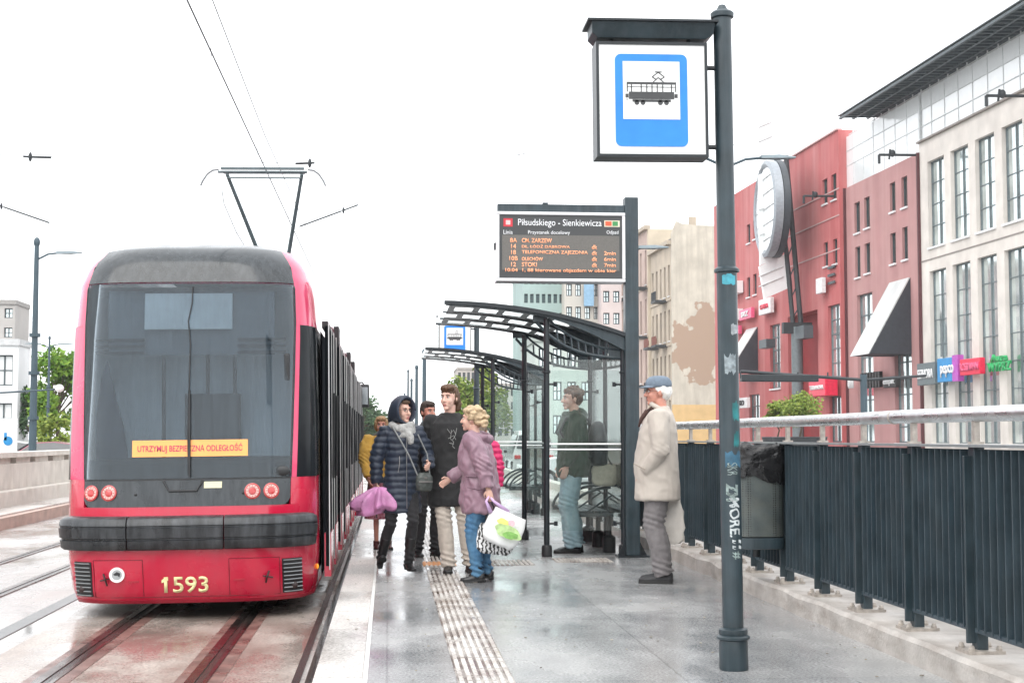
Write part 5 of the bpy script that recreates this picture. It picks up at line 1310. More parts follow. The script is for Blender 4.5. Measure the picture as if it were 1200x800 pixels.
# traffic gantry in front of mall
GY = 52
q0, q1 = aty(868, 442, GY), aty(1012, 445, GY)
e = empty('traffic_gantry', (q1.x, GY, GZ), 0, 'dark horizontal gantry arm with long box over the road in front of the mall', 'gantry')
b = MB(); b.tube([(q1.x, GY, GZ), (q1.x, GY, q1.z+.2)], .13, 10); b.build('post', m_lp_, e, smooth=40)
b = MB(); q = aty(868, 435, GY); b.tube([q, q1], .06, 8); q = aty(1085, 440, GY); b.tube([q1, q], .05, 8)
for x_ in (868, 900, 935, 970): b.tube([aty(x_, 436, GY), aty(x_, 443, GY)], .03, 5)
b.build('arm', m_bk, e)
b = MB(); a_, c_ = aty(868, 446, GY), aty(958, 440, GY); b.box((a_+c_)/2, (c_.x-a_.x, .35, .26)); b.build('signal_box', m_steeld, e, bevel=.03)

# ------------------------------------------------------------ cars
m_tyre = M('tyre', (.015, .015, .016), .8); m_rim = M('rim', (.4, .4, .42), .35, .8); m_cg = M('car glass', (.03, .035, .04), .06, spec=.9)
def car(x, y, rz, col, label, cat='car', van=False):
    e = empty('parked_car', (x, y, -.336), rz, label, cat); e.location = (0, 0, 0); e.rotation_euler = (0, 0, 0); MW[e] = Matrix.Identity(4)
    prof = [(-2.15, .45), (-2.2, .75), (-2.05, .95), (-1.7, 1.0), (-1.35, 1.38), (-.6, 1.48), (.3, 1.44), (.95, 1.02), (1.9, .88), (2.15, .68), (2.15, .38), (-2.1, .3)]
    if van: prof = [(-2.15, .45), (-2.2, .95), (-2.1, 1.75), (-1.7, 1.92), (.6, 1.92), (1.35, 1.15), (2.0, 1.0), (2.2, .7), (2.2, .38), (-2.1, .3)]
    prof = [(p, q) for p, q in prof]
    b = MB(); rings = []
    for k in range(9):
        u = -1+k/4; ins = (abs(u)**4); rings.append([(u*(.86 if z < 1.02 else .86-.14*(z-1.02)/.45*abs(u)) , yy*(1-.03*ins), z-.02*ins) for yy, z in prof])
    b.loft(rings); b.build('body', M('car paint '+label[:12], col, .22, 0, .03, 3, coat=.8), e, smooth=35, bevel=0)
    for s in (-1, 1):
        b = MB()
        g = [(-1.55, 1.05), (-1.22, 1.34), (-.55, 1.42), (.25, 1.38), (.78, 1.05)] if not van else [(-1.9, 1.1), (-1.9, 1.72), (.5, 1.75), (1.05, 1.15)]
        b.prism([(s*(.868-(z-1.02)*.30*1), yy, z) for yy, z in g], (s*.012, 0, 0))
        b.build('side_window', m_cg, e)
    wz = ((.37, 1.42, .92, 1.05), (-.75+-.6-.03, 1.36, -1.72, 1.04)) if not van else ((.66, 1.86, 1.3, 1.2), (-2.13, 1.7, -2.19, 1.15))
    for y0_, z0_, y1_, z1_ in wz:
        s = 1 if y0_ > 0 else -1
        b = MB(); b.prism([(-.62, y0_+s*.02, z0_+.0), (.62, y0_+s*.02, z0_+.0), (.72, y1_+s*.02, z1_+.02), (-.72, y1_+s*.02, z1_+.02)], (0, s*.02, .02)); b.build('windscreen', m_cg, e)
    for s in (-1, 1):
        for yy in (-1.35, 1.35):
            b = MB(); b.tube([(s*.70, yy, .32), (s*.885, yy, .32)], .32, 20); w_ = b.build('wheel', m_tyre, e, smooth=40)
            b = MB(); b.tube([(s*.86, yy, .32), (s*.892, yy, .32)], .2, 16); b.build('rim', m_rim, w_)
        b = MB(); b.box((s*.66, 2.12, .70), (.3, .1, .13)); b.build('headlight', m_white, e, bevel=.02)
        b = MB(); b.box((s*.68, -2.17, .82), (.26, .08, .16)); b.build('tail_light', m_lr, e, bevel=.02)
        b = MB(); b.box((s*.95, .72, 1.02), (.14, .1, .12)); b.build('mirror', m_black, e, bevel=.02)
    place(e, (x, y, -.336), rz); return e
m_ = car(6.3, 46, R(90), (.55, .57, .58), 'pale silver car crossing behind the shelter glass')
car(9.6, 52, 0, (.10, .12, .14), 'dark grey car seen through the nearer shelter glass')
car(6.0, 62, 0, (.6, .6, .6), 'white car farther off behind the farther shelter', van=True, cat='van')
q = aty(52, 517, 60); car(q.x, 60, R(90), (.35, .12, .16), 'wine red car just above the barrier wall on the left')
q = aty(10, 517, 64); car(q.x, 64, R(85), (.6, .62, .64), 'white car above the barrier wall at the left edge')
# ------------------------------------------------------------ people
def skin(name, c): 
    m = M(name, c, .5, 0, .10, 14); m.node_tree.nodes['Principled BSDF'].inputs['Subsurface Weight'].default_value = .12
    m.node_tree.nodes['Principled BSDF'].inputs['Subsurface Scale'].default_value = .01; return m
def ik(a, c, la, lb, pole):
    a, c, pole = Vector(a), Vector(c), Vector(pole); d = c-a; L_ = min(d.length, (la+lb)*.998)
    dn = d.normalized(); x = (la*la-lb*lb+L_*L_)/(2*L_); h = math.sqrt(max(0, la*la-x*x))
    p = (pole-dn*pole.dot(dn)).normalized(); return a+dn*x+p*h
def hand(b, w, d, n, s, curl=.6, k=1.):
    d = d.normalized(); n = (n-d*n.dot(d)).normalized(); x = d.cross(n)*s   # x towards the thumb side
    rot = Matrix((x, n, d)).transposed()
    b.ell(w+d*.045*k, (.038*k, .016*k, .052*k), 10, 7, rot)
    for i, (o, ln) in enumerate(((.028, .072), (.010, .082), (-.009, .076), (-.027, .060))):
        p = w+d*.078*k+x*o*k; dd = d.copy(); pts = [p-d*.02, p]
        for j, f_ in enumerate((.42, .32, .26)):
            a = curl*(j+.6)*.75; dd = (d*math.cos(a)+n*math.sin(a)); p = p+dd*ln*f_*k; pts.append(p)
        b.tube(pts, [.0095*k, .0093*k, .0088*k, .008*k, .0065*k], 7, round_ends=True)
    p = w+d*.018*k+x*.028*k; q = p+(x*.75+d*.65+n*.25).normalized()*.034*k; r_ = q+(d*.85+x*.15+n*.55*curl).normalized()*.032*k
    b.tube([p-x*.012, p, q, r_], [.013*k, .012*k, .0105*k, .0085*k], 7, round_ends=True)

class Person:
    def __init__(s, label, px, py, H, rz, group=None, loc=None, lean=0., bend=0.):
        p = atz(px, py) if loc is None else Vector(loc)
        s.r = empty('person', (p.x, p.y, 0), rz, label, 'person', group); s.k = H/1.75
        s.T = MW[s.r] @ Matrix.Scale(s.k, 4); s.lean = lean
        s.hr = Matrix.Identity(3); s.hc = V(0, -.01-lean*.9, 1.62-bend); s.up = 1-bend/1.6
        s.bend = bend
    def mb(s): return MB(s.T)
    def hp(s, x, y, z): return s.hc+s.hr @ V(x, y, z-1.62)     # head-space point
    def ty(s, z): return -s.lean*max(0, z-.95)/.5*.8             # forward lean of the trunk
    def legs(s, L, R_, hipw=.085, hz=.935):
        s.hips = [V(-hipw, 0, hz), V(hipw, 0, hz)]; s.ank = [V(R_[0], R_[1], R_[2] if len(R_) > 2 else .085), V(L[0], L[1], L[2] if len(L) > 2 else .085)]
        s.fy = [R_[3] if len(R_) > 3 else 0, L[3] if len(L) > 3 else 0]; s.fp = [R_[4] if len(R_) > 4 else 0, L[4] if len(L) > 4 else 0]
        s.knee = [ik(s.hips[i], s.ank[i], .44, .42, (0, -1, 0)) for i in (0, 1)]
    def arms(s, Rh, Lh, Rp=(-.6, .8, 0), Lp=(.6, .8, 0), sw=.185, sz=1.43):
        s.sh = [V(-sw, s.ty(sz)+.01, sz-s.bend*.8), V(sw, s.ty(sz)+.01, sz-s.bend*.8)]
        s.hd = []; s.el = []
        for i, (h, p) in enumerate(((Rh, Rp), (Lh, Lp))):
            h = Vector(h); d = h-s.sh[i]
            if d.length > .535: h = s.sh[i]+d.normalized()*.535
            s.hd.append(h); s.el.append(ik(s.sh[i], h, .285, .255, p))
    def body(s, mat, curl=(.5, .5), pn=(None, None), bare_legs=False, brow=(.05, .03, .02), lips=(.45, .16, .15), eyes=True):
        b = s.mb(); H_ = s.hp; hr = s.hr
        b.ell(H_(0, .012, 1.655), (.073, .093, .090), 18, 12, hr); b.ell(H_(0, -.033, 1.605), (.057, .062, .086), 16, 10, hr); b.ell(H_(0, -.072, 1.535), (.026, .022, .022), 10, 7, hr)
        b.tube([H_(0, -.088, 1.648), H_(0, -.105, 1.62), H_(0, -.113, 1.603)], [.0085, .0115, .0135], 8, round_ends=True); b.ell(H_(0, -.100, 1.600), (.018, .012, .010), 8, 6, hr)
        b.ell(H_(0, -.075, 1.665), (.052, .020, .012), 12, 6, hr)
        for x in (-1, 1):
            b.ell(H_(x*.076, .012, 1.622), (.011, .019, .032), 8, 7, hr); b.ell(H_(x*.033, -.062, 1.602), (.027, .026, .03), 8, 7, hr)
        b.ell(H_(0, -.088, 1.566), (.024, .011, .011), 8, 6, hr)
        nb = V(0, s.ty(1.42)+.02, 1.40-s.bend*.8); b.tube([nb, (nb+H_(0, .02, 1.55))/2, H_(0, .015, 1.57)], [.06, .053, .054], 14)
        # trunk inside the clothes
        b.loft([[(rx*math.cos(t), s.ty(z)+ry*math.sin(t), z-(s.bend*.8*(z-.95)/.48 if z > .95 else 0)) for t in [2*math.pi*k/16 for k in range(16)]] for z, rx, ry in ((.84, .13, .09), (.95, .14, .10), (1.1, .12, .085), (1.3, .14, .09), (1.42, .13, .07), (1.46, .06, .05))])
        for i in (0, 1):
            sg = -1 if i == 0 else 1
            b.tube([s.sh[i]-V(sg*.05, 0, 0), s.sh[i], s.el[i], s.hd[i]], [.045, .045, .036, .025], 10)
            d = s.hd[i]-s.el[i]; n = Vector(pn[i]) if pn[i] else V(-sg, .1, -.1); hand(b, s.hd[i], d, n, -sg*1 if n.x*sg < 0 else sg, curl[i])
            b.tube([s.hips[i], s.knee[i], s.ank[i]+(s.knee[i]-s.ank[i])*.55+V(0, .015, 0), s.ank[i]], [.062, .038, .036, .028], 12)
            b.ell(s.ank[i]-V(0, .0, .03), (.026, .035, .02))
        Ti = s.T.inverted(); hc = s.hc; hri = s.hr.inverted()
        e = [V(-.030, -.098, 1.639), V(.030, -.098, 1.639)]
        def fn(v, n):
            q = Ti @ v
            if q.z < s.hc.z-.16: return v
            h = hri @ (q-hc)+V(0, 0, 1.62); m = V(0, 0, 0)
            for c_ in e:
                g = math.exp(-((h.x-c_.x)**2/.00022+(h.z-c_.z)**2/.00010+(h.y-c_.y)**2/.0016)); m += V(0, .010*g, 0)
            g = math.exp(-((h.x)**2/.0006+(h.z-1.5655)**2/.000006+(h.y+.1)**2/.0016)); m += V(0, .004*g, 0)
            return v+(s.T.to_3x3() @ (hr @ m))
        o = b.build('body', mat, s.r, vox=.0062*s.k, sm=3, fn=fn)
        if eyes:
            me_ = M('eye white', (.7, .68, .66), .2, 0, .02); mi = M('iris', (.04, .03, .025), .1); mbw = M('brow hair', brow, .8); ml = M('lips', lips, .45)
            for x in (-1, 1):
                b = s.mb(); b.ell(H_(x*.030, -.0815, 1.638), (.0125, .009, .0075), 10, 8, hr); ey = b.build('eye', me_, s.r, smooth=True)
                b = s.mb(); b.ell(H_(x*.030, -.0885, 1.638), (.0058, .003, .0058), 8, 6, hr); b.build('iris', mi, ey, smooth=True)
                b = s.mb(); b.tube([H_(x*.014, -.0955, 1.657), H_(x*.032, -.0945, 1.663), H_(x*.050, -.082, 1.656)], [.003, .0038, .002], 6); b.build('eyebrow', mbw, s.r)
                b = s.mb(); b.tube([H_(x*.017, -.089, 1.6435), H_(x*.031, -.0925, 1.6465), H_(x*.044, -.083, 1.642)], [.0016, .0022, .0014], 5); b.build('eyelid', mbw, s.r)
            b = s.mb(); b.ell(H_(0, -.0965, 1.5705), (.021, .006, .0045), 10, 6, hr); b.ell(H_(0, -.0955, 1.5600), (.018, .0065, .0055), 10, 6, hr); b.build('lips', ml, s.r, smooth=True)
        return o
    def hair(s, mat, kind='short', fn=None, name='hair'):
        b = s.mb(); h = s.hp; hr = s.hr
        b.ell(h(0, .018, 1.692), (.080, .096, .070), 18, 12, hr); b.ell(h(0, .058, 1.645), (.073, .062, .088), 16, 10, hr)
        for x in (-1, 1): b.ell(h(x*.067, .022, 1.662), (.017, .05, .048), 10, 8, hr)
        b.ell(h(0, -.058, 1.715), (.058, .036, .030), 12, 8, hr)
        if kind == 'swept':
            b.ell(h(.01, -.05, 1.728), (.068, .055, .036), 12, 8, hr); b.ell(h(.070, .03, 1.64), (.02, .045, .07), 10, 8, hr); b.ell(h(-.070, .035, 1.64), (.018, .04, .06), 10, 8, hr); b.ell(h(.03, .085, 1.57), (.055, .035, .07), 10, 8, hr)
        if kind == 'curly':
            rnd = random.Random(4)
            for i in range(46):
                a, z = rnd.uniform(0, 6.28), rnd.uniform(-.1, 1); q = math.sqrt(max(0, 1-z*z)); yy = q*math.sin(a)
                if yy < -.3 and z < .55: continue
                b.ell(h(.078*q*math.cos(a), .02+.095*yy, 1.685+.075*z), (.024, .024, .022), 8, 6)
        if kind == 'bun':
            rnd = random.Random(5)
            for i in range(40):
                a, z = rnd.uniform(0, 6.28), rnd.uniform(-.5, 1); q = math.sqrt(max(0, 1-z*z)); yy = q*math.sin(a)
                if yy < -.35 and z < .5: continue
                b.ell(h(.082*q*math.cos(a), .022+.1*yy, 1.675+.085*z), (.03, .034, .022), 8, 6)
            for i in range(20): b.ell(h(rnd.uniform(-.055, .055), .10+rnd.uniform(-.02, .055), 1.62+rnd.uniform(-.06, .04)), (.028, .034, .022), 8, 6)
        if kind == 'bob':
            b.ell(h(0, .04, 1.62), (.085, .075, .10), 14, 10, hr)
            for x in (-1, 1): b.ell(h(x*.072, -.005, 1.64), (.022, .055, .075), 10, 8, hr)
            b.ell(h(0, -.07, 1.715), (.06, .03, .028), 12, 8, hr)
        f = 60 if kind in ('short', 'swept', 'bob') else 34
        am = .005 if kind in ('short',) else .010
        o = b.build(name, mat, s.r, vox=.0065*s.k, sm=2, fn=lambda v, n: v+n*(am*noise.noise(V(v.x*f, v.y*f, v.z*f*.35))+.004*noise.noise(v*18)))
        return o
    def garment(s, name, mat, rings, sleeves=None, hood=None, amp=.009, quilt=0, belly=0, vox=.010, extra=None, fold=10, cuff=.0):
        """rings: (z, rx, ry, dy)"""
        b = s.mb()
        b.loft([[(rx*(abs(math.cos(t))**.9*math.copysign(1, math.cos(t))), s.ty(z)+dy+ry*math.sin(t), z-(s.bend*.8*(z-.95)/.48 if z > .95 else 0)) for t in [2*math.pi*k/24 for k in range(24)]] for z, rx, ry, dy in rings])
        if sleeves:
            r0, r1, r2 = sleeves
            for i in (0, 1):
                sg = -1 if i == 0 else 1; w = s.hd[i]; el = s.el[i]; d = (w-el).normalized()
                b.tube([s.sh[i]-V(sg*.07, 0, .02), s.sh[i]-V(sg*.015, 0, .0), s.sh[i].lerp(el, .5), el, el.lerp(w, .5), w-d*.012], [r0*.9, r0, (r0+r1)*.52, r1, (r1+r2)*.5, r2], 14)
                b.ell(s.sh[i]-V(sg*.02, 0, .012), (r0*1.02, r0*1.1, r0*.98)); b.ell(el, (r1*1.02,)*3)
        if extra: extra(b)
        rs = random.random()*50; els = [s.T @ e for e in s.el] if sleeves else []
        def fn(v, n):
            p = v+V(rs, 0, 0)
            d = amp*noise.noise(V(p.x*fold, p.y*fold, p.z*fold*.45))+amp*.6*noise.noise(V(p.x*26, p.y*26, p.z*16))
            rz_ = noise.noise(V(p.x*7+9, p.y*7, p.z*7)); d += amp*.75*(1-abs(rz_)*3.5 if abs(rz_) < .28 else 0)
            for e in els:
                q = (v-e).length
                if q < .12: d += amp*.8*math.sin((v.z+v.x*.6)*150)*(1-q/.12)
            if quilt: d += quilt*(abs(math.sin(math.pi*(v.z+.02*noise.noise(v*5))/.062))-.5)
            return v+n*d
        return b.build(name, mat, s.r, vox=vox, sm=3, fn=fn)
    def trousers(s, mat, r=(.098, .078, .068, .062), top=.98, waist=(.15, .115), amp=.008, flare=0, name='trousers', vox=.010):
        b = s.mb(); b.loft([[(rx*math.cos(t), ry*math.sin(t), z) for t in [2*math.pi*k/20 for k in range(20)]] for z, rx, ry in ((.84, .12, .10), (.88, waist[0]+.01, waist[1]+.005), (.93, waist[0]+.005, waist[1]), (top, waist[0]-.01, waist[1]-.01))])
        for i in (0, 1):
            a, k_, h = s.ank[i], s.knee[i], s.hips[i]
            e = a+V(0, .008, -.02)
            b.tube([h+V(0, 0, .0), h.lerp(k_, .5), k_, k_.lerp(a, .5)+V(0, .012, 0), a.lerp(k_, .12), e], [r[0], (r[0]+r[1])/2+.004, r[1], (r[1]+r[2])/2+.004, r[2], r[3]], 14)
            b.ell(h, (r[0],)*3)
        rs = random.random()*50; kn = [s.T @ q for q in s.knee]; an = [s.T @ q for q in s.ank]
        def fn(v, n):
            p = v+V(rs, 0, 0); d = amp*noise.noise(V(p.x*12, p.y*12, p.z*6))+amp*.5*noise.noise(p*30)
            for c_, m in [(q, 1) for q in kn]+[(q, 1.5) for q in an]:
                q = abs(v.z-c_.z-.04)
                if q < .12 and (v-c_).length < .2: d += amp*.6*m*math.sin(v.z*120+v.x*40)*(1-q/.12)
            return v+n*d
        return b.build(name, mat, s.r, vox=vox*s.k, sm=2, fn=fn)
    def shoes(s, mat, sole, ln=.27, w=.046, h=.062, boot=0, heel=0., solh=.02):
        for i in (0, 1):
            a = s.ank[i]; yw = s.fy[i]; pt = s.fp[i]
            Rm = Matrix.Rotation(yw, 3, 'Z') @ Matrix.Rotation(pt, 3, 'X')
            def P(x, y, z): return a+Rm @ V(x, y, z)
            z0 = -.085
            prof = [(.075, .55, .9), (.055, .85, 1.05), (.01, .92, 1.3), (-.05, .95, .98), (-.10, 1.05, .72), (-.145, 1.02, .58), (-.175, .78, .46), (-.192, .4, .3)]
            b = s.mb(); rings = []
            sc = ln/.27
            for y, ww, hh in prof:
                y *= sc; up_ = heel*max(0, min(1, (y+.08)/.12))
                rings.append([P(w*ww*math.cos(t), y, z0+up_+(h*hh if math.sin(t) > 0 else .004)*abs(math.sin(t))**.8+(0 if math.sin(t) > 0 else .0)+solh*.8) for t in [2*math.pi*k/14 for k in range(14)]])
            b.loft(rings)
            b.tube([P(0, .012, -.05+heel*.5), a+(s.knee[i]-a).normalized()*(.03 if not boot else boot)], [.042, .042 if not boot else .055], 14)
            o = b.build('boot' if boot else 'shoe', mat, s.r, vox=.007*s.k, sm=2, fn=lambda v, n: v+n*.002*noise.noise(v*40))
            b = s.mb(); n_ = []
            for y, ww, hh in prof:
                y *= sc; up_ = heel*max(0, min(1, (y+.08)/.12)); n_.append([P(-w*ww*1.02, y, z0+up_), P(w*ww*1.02, y, z0+up_), P(w*ww*1.02, y, z0+up_+solh), P(-w*ww*1.02, y, z0+up_+solh)])
            b.loft(n_)
            if heel: b.loft([[P(-.022, .07, z0), P(.022, .07, z0), P(.022, .03, z0), P(-.022, .03, z0)], [P(-.034, .08, z0+heel+.005), P(.034, .08, z0+heel+.005), P(.034, .02, z0+heel+.005), P(-.034, .02, z0+heel+.005)]])
            b.build('sole', sole, o)
def cloth(name, c, rough=.85, var=.12, sc=20, bump=.15, **k): return M(name, c, rough, 0, var, sc, bump, 160, sheen=.1, **k)
COATR = lambda hem, w=.0: [(hem, .188+w, .150+w, 0), (hem+.012, .196+w, .156+w, 0), (hem+.18, .186+w, .148+w, 0), (1.0, .165+w, .130+w, 0), (1.12, .157+w, .124+w, 0), (1.28, .172+w, .130+w, 0), (1.38, .180+w, .125+w, 0), (1.44, .155+w, .105, .005), (1.475, .085, .075, .01), (1.50, .07, .066, .01)]
sk1, sk2, sk3 = skin('skin fair', (.62, .38, .30)), skin('skin ruddy', (.52, .24, .18)), skin('skin pale', (.66, .42, .34))
m_blk = cloth('black trousers', (.012, .012, .014)); m_leather = M('black leather', (.012, .012, .013), .3, 0, .2, 12, .1, 50); m_sole = M('sole dark', (.02, .02, .02), .7)

# --- hooded woman in navy quilted coat
P1 = Person('woman in a navy quilted hooded coat and grey scarf walking beside the tram', 470, 672, 1.66, R(16))
P1.hr = Matrix.Rotation(R(22), 3, 'Z')
P1.legs((.06, -.06, .125, R(0), 0), (-.17, .16, .15, R(-8), R(-32)))
P1.arms((-.25, .03, .90), (.22, -.20, 1.10), (-.9, .5, 0), (.5, .9, -.3))
P1.body(sk1, (.9, .5)); 
navy = cloth('navy quilted fabric', (.013, .022, .042), .5, .15, 12, .1)
P1.garment('coat', navy, COATR(.62, .005), (.073, .066, .056), amp=.007, quilt=.012)
def hood(p, mat, back=.03):
    b = p.mb(); n = 28; rings = []
    for r_, y, z0, zz in ((.062, .10, 1.50, .0), (.105, .115, 1.59, 0), (.122, .075, 1.635, 0), (.128, .02, 1.645, 0), (.128, -.035, 1.645, 0), (.122, -.068, 1.64, 0), (.110, -.075, 1.64, 0), (.100, -.05, 1.64, 0), (.100, .03, 1.64, 0)):
        rings.append([p.hp(r_*.93*math.cos(t), y-.012*math.sin(t), z0+r_*1.16*math.sin(t)) for t in [2*math.pi*k/n for k in range(n)]])
    b.loft(rings, cap=False); b.face(rings[0]); b.face(rings[-1])
    o = b.build('hood', mat, p.r, smooth=True)
    for v in o.data.vertices: v.co += v.co.normalized()*0+V(0, 0, .004*math.sin(v.co.z*120))
    b = p.mb(); b.tube([p.hp(.113*math.cos(t), -.07, 1.64+.128*math.sin(t)) for t in [2*math.pi*k/28 for k in range(29)]], .013, 8); b.build('hood_trim', mat, p.r, smooth=True)
hood(P1, navy)
b = P1.mb(); b.ell(P1.hp(0, -.062, 1.722), (.055, .02, .022), 12, 8, P1.hr); b.build('hair', M('hair brown', (.08, .045, .025), .6), P1.r, smooth=True)
def glasses(p, col=(.03, .02, .02)):
    b = p.mb()
    for x in (-1, 1):
        b.tube([p.hp(x*.031+.021*math.cos(t), -.103, 1.637+.015*math.sin(t)) for t in [2*math.pi*k/16 for k in range(17)]], .0016, 5); b.tube([p.hp(x*.052, -.1, 1.642), p.hp(x*.076, -.02, 1.642), p.hp(x*.078, .02, 1.635)], .0016, 5)
    b.tube([p.hp(-.01, -.105, 1.64), p.hp(.01, -.105, 1.64)], .0016, 5); b.build('glasses', M('glasses frame', col, .3), p.r)
glasses(P1)
m_scf = cloth('grey scarf knit', (.36, .36, .35), .95, .25, 30, .5)
b = P1.mb()
for (z, rx, ry, r_, tl_) in ((1.49, .092, .085, .038, .02), (1.455, .105, .095, .04, -.03), (1.42, .10, .10, .034, .05)):
    b.tube([V(rx*math.cos(t), P1.ty(1.45)+.0-.012+ry*math.sin(t), z+tl_*math.cos(t)-.02*math.sin(t)*-1) for t in [2*math.pi*k/20 for k in range(21)]], r_, 10)
b.tube([V(.02, -.11, 1.44), V(.045, -.145, 1.36), V(.05, -.15, 1.30)], [.04, .04, .03], 10)
b.build('scarf', m_scf, P1.r, vox=.009, sm=2, fn=lambda v, n: v+n*(.009*noise.noise(V(v.x*40, v.y*40, v.z*25))))
P1.trousers(m_blk, (.085, .060, .046, .045))
P1.shoes(m_leather, m_sole, .25, .040, .055, boot=.26, heel=.05, solh=.01)
b = P1.mb(); b.tube([V(-.09, -.178, 1.02), V(-.075, -.182, 1.10), V(-.075, -.175, 1.18)], .004, 5); b.tube([V(.005, -.176, .66), V(.005, -.160, 1.0), V(.005, -.155, 1.38)], .0035, 5); b.build('zip', M('zip silver', (.5, .5, .5), .3, .8), P1.r)
def bagstrap(b, p, pts, r_=.006): b.tube([V(*q) for q in pts], r_, 6)
def thingT(name, p, local, label, cat, group=None):
    q = p.T @ V(*local); e = empty(name, q, 0, label, cat, group); return e, p.T
e, T = thingT('shoulder_bag', P1, (.17, -.22, .93), 'small dark grey crossbody bag worn by the woman in navy', 'bag')
b = MB(T); b.loft([[(.17+w*math.cos(t)*.9, -.22+d*math.sin(t), z) for t in [2*math.pi*k/20 for k in range(20)]] for z, w, d in ((.83, .05, .025), (.84, .085, .045), (.90, .10, .055), (.97, .095, .05), (1.01, .07, .035), (1.02, .03, .02))])
b.build('bag_body', M('bag grey leather', (.06, .07, .065), .4, 0, .25, 30, .3, 60), e, vox=.008, sm=2, fn=lambda v, n: v+n*.004*noise.noise(v*45))
b = MB(T); b.tube([(.10, -.225, .99), (.02, -.205, 1.18), (-.06, -.175, 1.33), (-.12, -.09, 1.47), (-.10, .05, 1.46)], .008, 6); b.tube([(.23, -.22, .99), (.21, -.19, 1.2), (.12, -.16, 1.4)], .007, 6); b.build('strap', M('strap grey', (.20, .21, .21), .6), e)
b = MB(T); b.b2((.10, -.282, .92), (.24, -.274, .935)); b.box((.17, -.275, .965), (.03, .01, .02)); b.build('clasp', M('clasp', (.4, .4, .38), .3, .8), e)
# pink umbrella, loosely folded
hh = P1.hd[0]; um = P1.T @ (hh+V(0, 0, -.08))
e = empty('umbrella', um, 0, 'crumpled pink violet umbrella held low by the woman in navy', 'umbrella')
b = MB(); rnd = random.Random(3); n = 80; rings = []
ax0 = um+V(.02, -.02, .03)
for j in range(8):
    f = j/7; c_ = ax0+V(-.04*f+.05*f*f, -.03, -.22*f+.02); row = []
    for k in range(n):
        t = 2*math.pi*k/n; r_ = (.03+.15*math.sin(min(1, f*1.25)*1.57)**.8)*(1+.42*(abs(((t*9/math.pi+f*.8) % 2)-1)*2-1)+.12*math.sin(t*3+j*.8)); row.append(c_+V(r_*math.cos(t)*1.05, r_*math.sin(t)*.6, .035*math.sin(t*4+1)*f+.03*math.cos(t)*f))
    rings.append(row)
b.loft(rings); b.build('canopy', M('umbrella pink violet', (.52, .22, .42), .45, 0, .3, 9, .5, 20), e, smooth=True)
b = MB(); b.tube([um+V(.02, -.02, .14), um+V(.0, -.03, -.24)], .006, 6); b.tube([um+V(.02, -.02, .08), um+V(.02, -.02, .16)], .012, 8); b.build('shaft', m_steeld, e)

# --- person in mustard sweater behind
P2 = Person('woman with light brown hair in a mustard sweater and patterned skirt behind the hooded woman', 446, 643, 1.54, R(8))
P2.hr = Matrix.Rotation(R(-10), 3, 'Z')
P2.legs((.11, 0, .085, 0, 0), (-.06, -.03, .085, 0, 0)); P2.arms((-.20, -.22, .95), (.22, .02, .86), (-1, .1, 0), (.9, .4, 0))
P2.body(sk2, (.5, .5)); P2.hair(M('hair light brown', (.30, .18, .09), .6, 0, .3, 30), 'bob')
P2.garment('sweater', cloth('mustard knit', (.50, .29, .055), .95, .2, 14, .4), [(.90, .20, .16, 0), (.92, .215, .17, 0), (1.1, .205, .165, 0), (1.3, .20, .15, 0), (1.39, .185, .13, 0), (1.45, .14, .10, 0), (1.49, .08, .08, 0)], (.085, .078, .05), amp=.014)
m_sk = cloth('maroon patterned skirt', (.20, .03, .06), .8, .3, 8, streak=(.55, .35, .38), samt=.8, sscale=(45, 45, 45))
b = P2.mb(); b.loft([[(r_*math.cos(t)*(1+.05*math.sin(7*t)), r_*.8*math.sin(t)*(1+.05*math.sin(7*t)), z) for t in [2*math.pi*k/40 for k in range(40)]] for z, r_ in ((.40, .21), (.6, .195), (.85, .17), (.95, .15))]); b.build('skirt', m_sk, P2.r, smooth=50)
P2.shoes(M('shoe dark red', (.08, .02, .02), .4), m_sole, .24, .04, .05)

# --- man in dark jacket
P3 = Person('short haired man in a dark jacket between the hooded woman and the young man', 501, 652, 1.69, R(14))
P3.hr = Matrix.Rotation(R(16), 3, 'Z')
P3.legs((.09, 0, .085, R(10)), (-.10, .05, .085, R(-5))); P3.arms((-.13, -.30, 1.20), (.25, .02, .86), (-.8, .2, -.6), (.9, .5, 0))
P3.body(sk2, (1.5, .5), (V(1, .2, 0), None)); P3.hair(M('hair dark', (.035, .022, .016), .7, 0, .3, 30), 'short')
P3.garment('jacket', cloth('dark navy shell', (.022, .03, .038), .6), [(.80, .20, .15, 0), (.82, .205, .155, 0), (1.0, .19, .148, 0), (1.2, .19, .145, 0), (1.36, .195, .135, 0), (1.44, .15, .10, 0), (1.49, .085, .08, 0), (1.51, .078, .074, 0)], (.075, .066, .052), amp=.011)
b = P3.mb(); b.loft([[(r_*math.cos(t), .01+r_*.95*math.sin(t), z) for t in [2*math.pi*k/18 for k in range(18)]] for z, r_ in ((1.46, .08), (1.52, .074), (1.525, .066), (1.47, .06))]); b.build('collar', M('collar teal', (.03, .12, .14), .7), P3.r, smooth=40)
P3.trousers(m_blk, (.095, .074, .064, .066)); P3.shoes(m_leather, m_sole)
q = P3.T @ (P3.hd[0]+V(.02, -.04, .03)); e = empty('umbrella', q, 0, 'slim folded umbrella with a red handle held upright by the man in the dark jacket', 'umbrella')
b = MB(); b.tube([q+V(0, -.02, .02), q+V(0, -.02, .12)], .016, 10, round_ends=True); b.build('handle', M('handle red plastic', (.5, .02, .02), .35), e, smooth=True)
